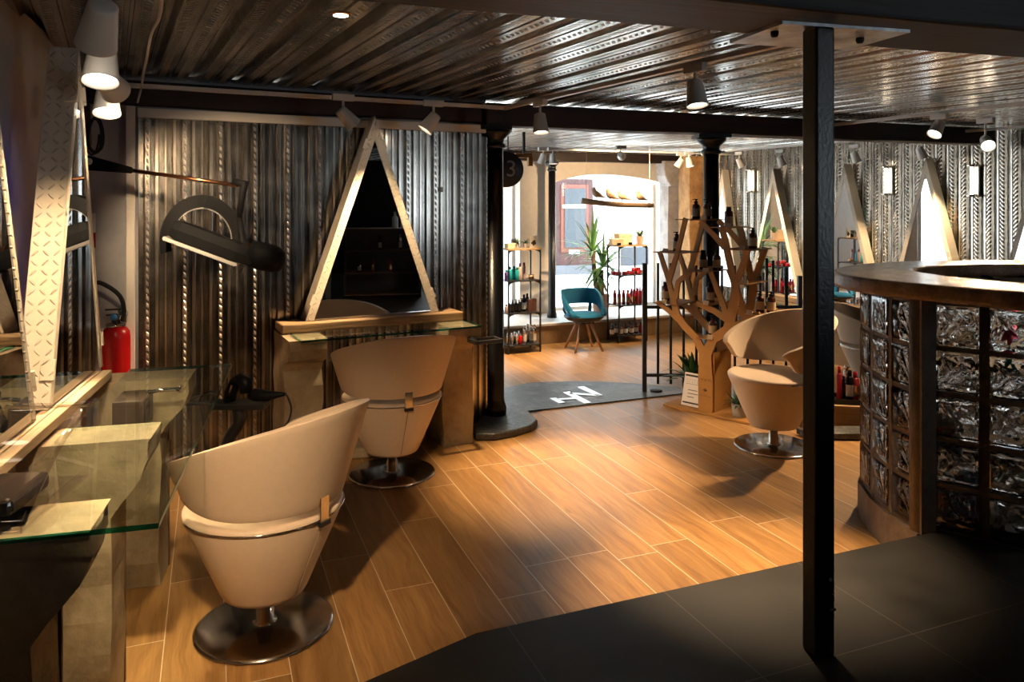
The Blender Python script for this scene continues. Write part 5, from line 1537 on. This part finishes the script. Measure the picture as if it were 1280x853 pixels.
MB().lathe([(0, 0), (.012, 0), (.012, .10), (0, .10)], 10, cap=False).build('handle', TEAL, pk); MB().lathe([(0, .10), (.022, .11), (.022, .17), (0, .18)], 12, cap=False).build('head', plain('pink_plastic', (.75, .05, .25), .4), pk)
for px, Y, k, lb in ((1189, 3.9, 'silvertall', 'silver can seen inside the desk opening, leftmost'), (1204, 3.95, 'white', 'bottle seen inside the desk opening next to the silver can'), (1216, 3.92, 'silvertall', 'second silver can inside the desk opening'), (1232, 3.95, 'silvertall', 'silver can inside the desk opening, rightmost')):
    put(k, mk[k], at(px, Y*.965, .8815), lb, 'bottles on the desk worktop')

# ------------------------------------------------------------------ dark storage seen in the back mirror
cf = Frame(4.0, .45, .70, -.714)
cab = thing('storage_cabinet', 'dark open storage cabinet seen only in the back wall mirror', 'cabinet', (4.08, .95, TILE+.001), R(226))
m = MB()
MB().box(0, .02, 0, .4, 0, 1.0).box(1.1, 1.12, 0, .4, 0, 1.0).box(0.02, 1.1, .38, .4, 0, 1.0).build('body', plain('dark_cabinet', (.03, .025, .022), .5), cab)
for z in (.02, .34, .66, .98): MB().box(0.02, 1.10, 0, .38, z, z+.02).build('shelf', wood('cabinet_shelf_wood_%d' % int(z*100), (.08, .04, .02), (.18, .10, .05)), cab)
Mc = T(4.08, .95, TILE)@RZ(R(226))
for i, (x, z, k) in enumerate(((.25, 1.002, 'wp'), (.38, 1.002, 'wp'), (.3, .681, 'silvertall'), (.6, .681, 'blacktall'), (.8, .681, 'carton'), (.45, .361, 'redb'), (.7, .361, 'redb'), (.9, .361, 'white'))):
    p = Mc@Vector((x, .12, z))
    if k == 'wp': put('wp', lambda: bottle('white_pump_bottle', WHITEP, WHITEP, None, .045, .24, 'pump'), tuple(p), 'large white pump bottle reflected in the back wall mirror', 'white pump bottles on the storage cabinet')
    else: put(k, mk[k], tuple(p), ['', '', 'silver can', 'tall black bottle', 'brown carton', 'red bottle', 'second red bottle', 'labelled amber bottle'][i]+' on the storage cabinet reflected in the back mirror', 'products in the storage cabinet')
# ------------------------------------------------------------------ world, camera, output look
w = bpy.data.worlds.new('sky'); sc.world = w; w.use_nodes = True
nt = w.node_tree; bg = nt.nodes['Background']
bg.inputs[0].default_value = (.78, .90, 1.0, 1); bg.inputs[1].default_value = WORLD
def portal(loc, rot, sx_, sy_):
    l = bpy.data.lights.new('daylight_portal', 'AREA'); l.shape = 'RECTANGLE'; l.size = sx_; l.size_y = sy_
    l.cycles.is_portal = True
    o = bpy.data.objects.new('daylight_portal', l); link(o); o.location = loc; o.rotation_euler = rot
p = FRONT.pt((u1a+u1b)/2, -.28, .9); portal(p, (R(-90), 0, FRONT.a), u1b-u1a, 2.0)
p = FRONT.pt((uwl+uwr)/2, -.28, .9); portal(p, (R(-90), 0, FRONT.a), uwr-uwl, 2.0)
portal((-2.68, 8.1, 1.2), (R(-90), 0, R(90)), 2.4, 1.7)
portal((5.87, -.5, 1.55), (R(-90), 0, R(-90)), .8, 1.1)

cam = bpy.data.cameras.new('camera'); co = bpy.data.objects.new('camera', cam); link(co)
co.location = (0, 0, EYE); co.rotation_euler = (R(90), 0, 0)
cam.sensor_width = 36; cam.lens = F/1280*36
cam.shift_y = -(426.5-HZ)/1280
cam.clip_start = .05; cam.clip_end = 200
sc.camera = co
sc.view_settings.view_transform = 'Standard'
sc.view_settings.look = 'None'
sc.view_settings.exposure = EXPO
sc.view_settings.gamma = 1
sc.view_settings.use_curve_mapping = False
cy = sc.cycles
cy.max_bounces = 12; cy.diffuse_bounces = 4; cy.glossy_bounces = 6; cy.transmission_bounces = 12; cy.transparent_max_bounces = 12
cy.caustics_reflective = False; cy.caustics_refractive = False
cy.sample_clamp_indirect = 6; cy.blur_glossy = .5
cy.use_denoising = True
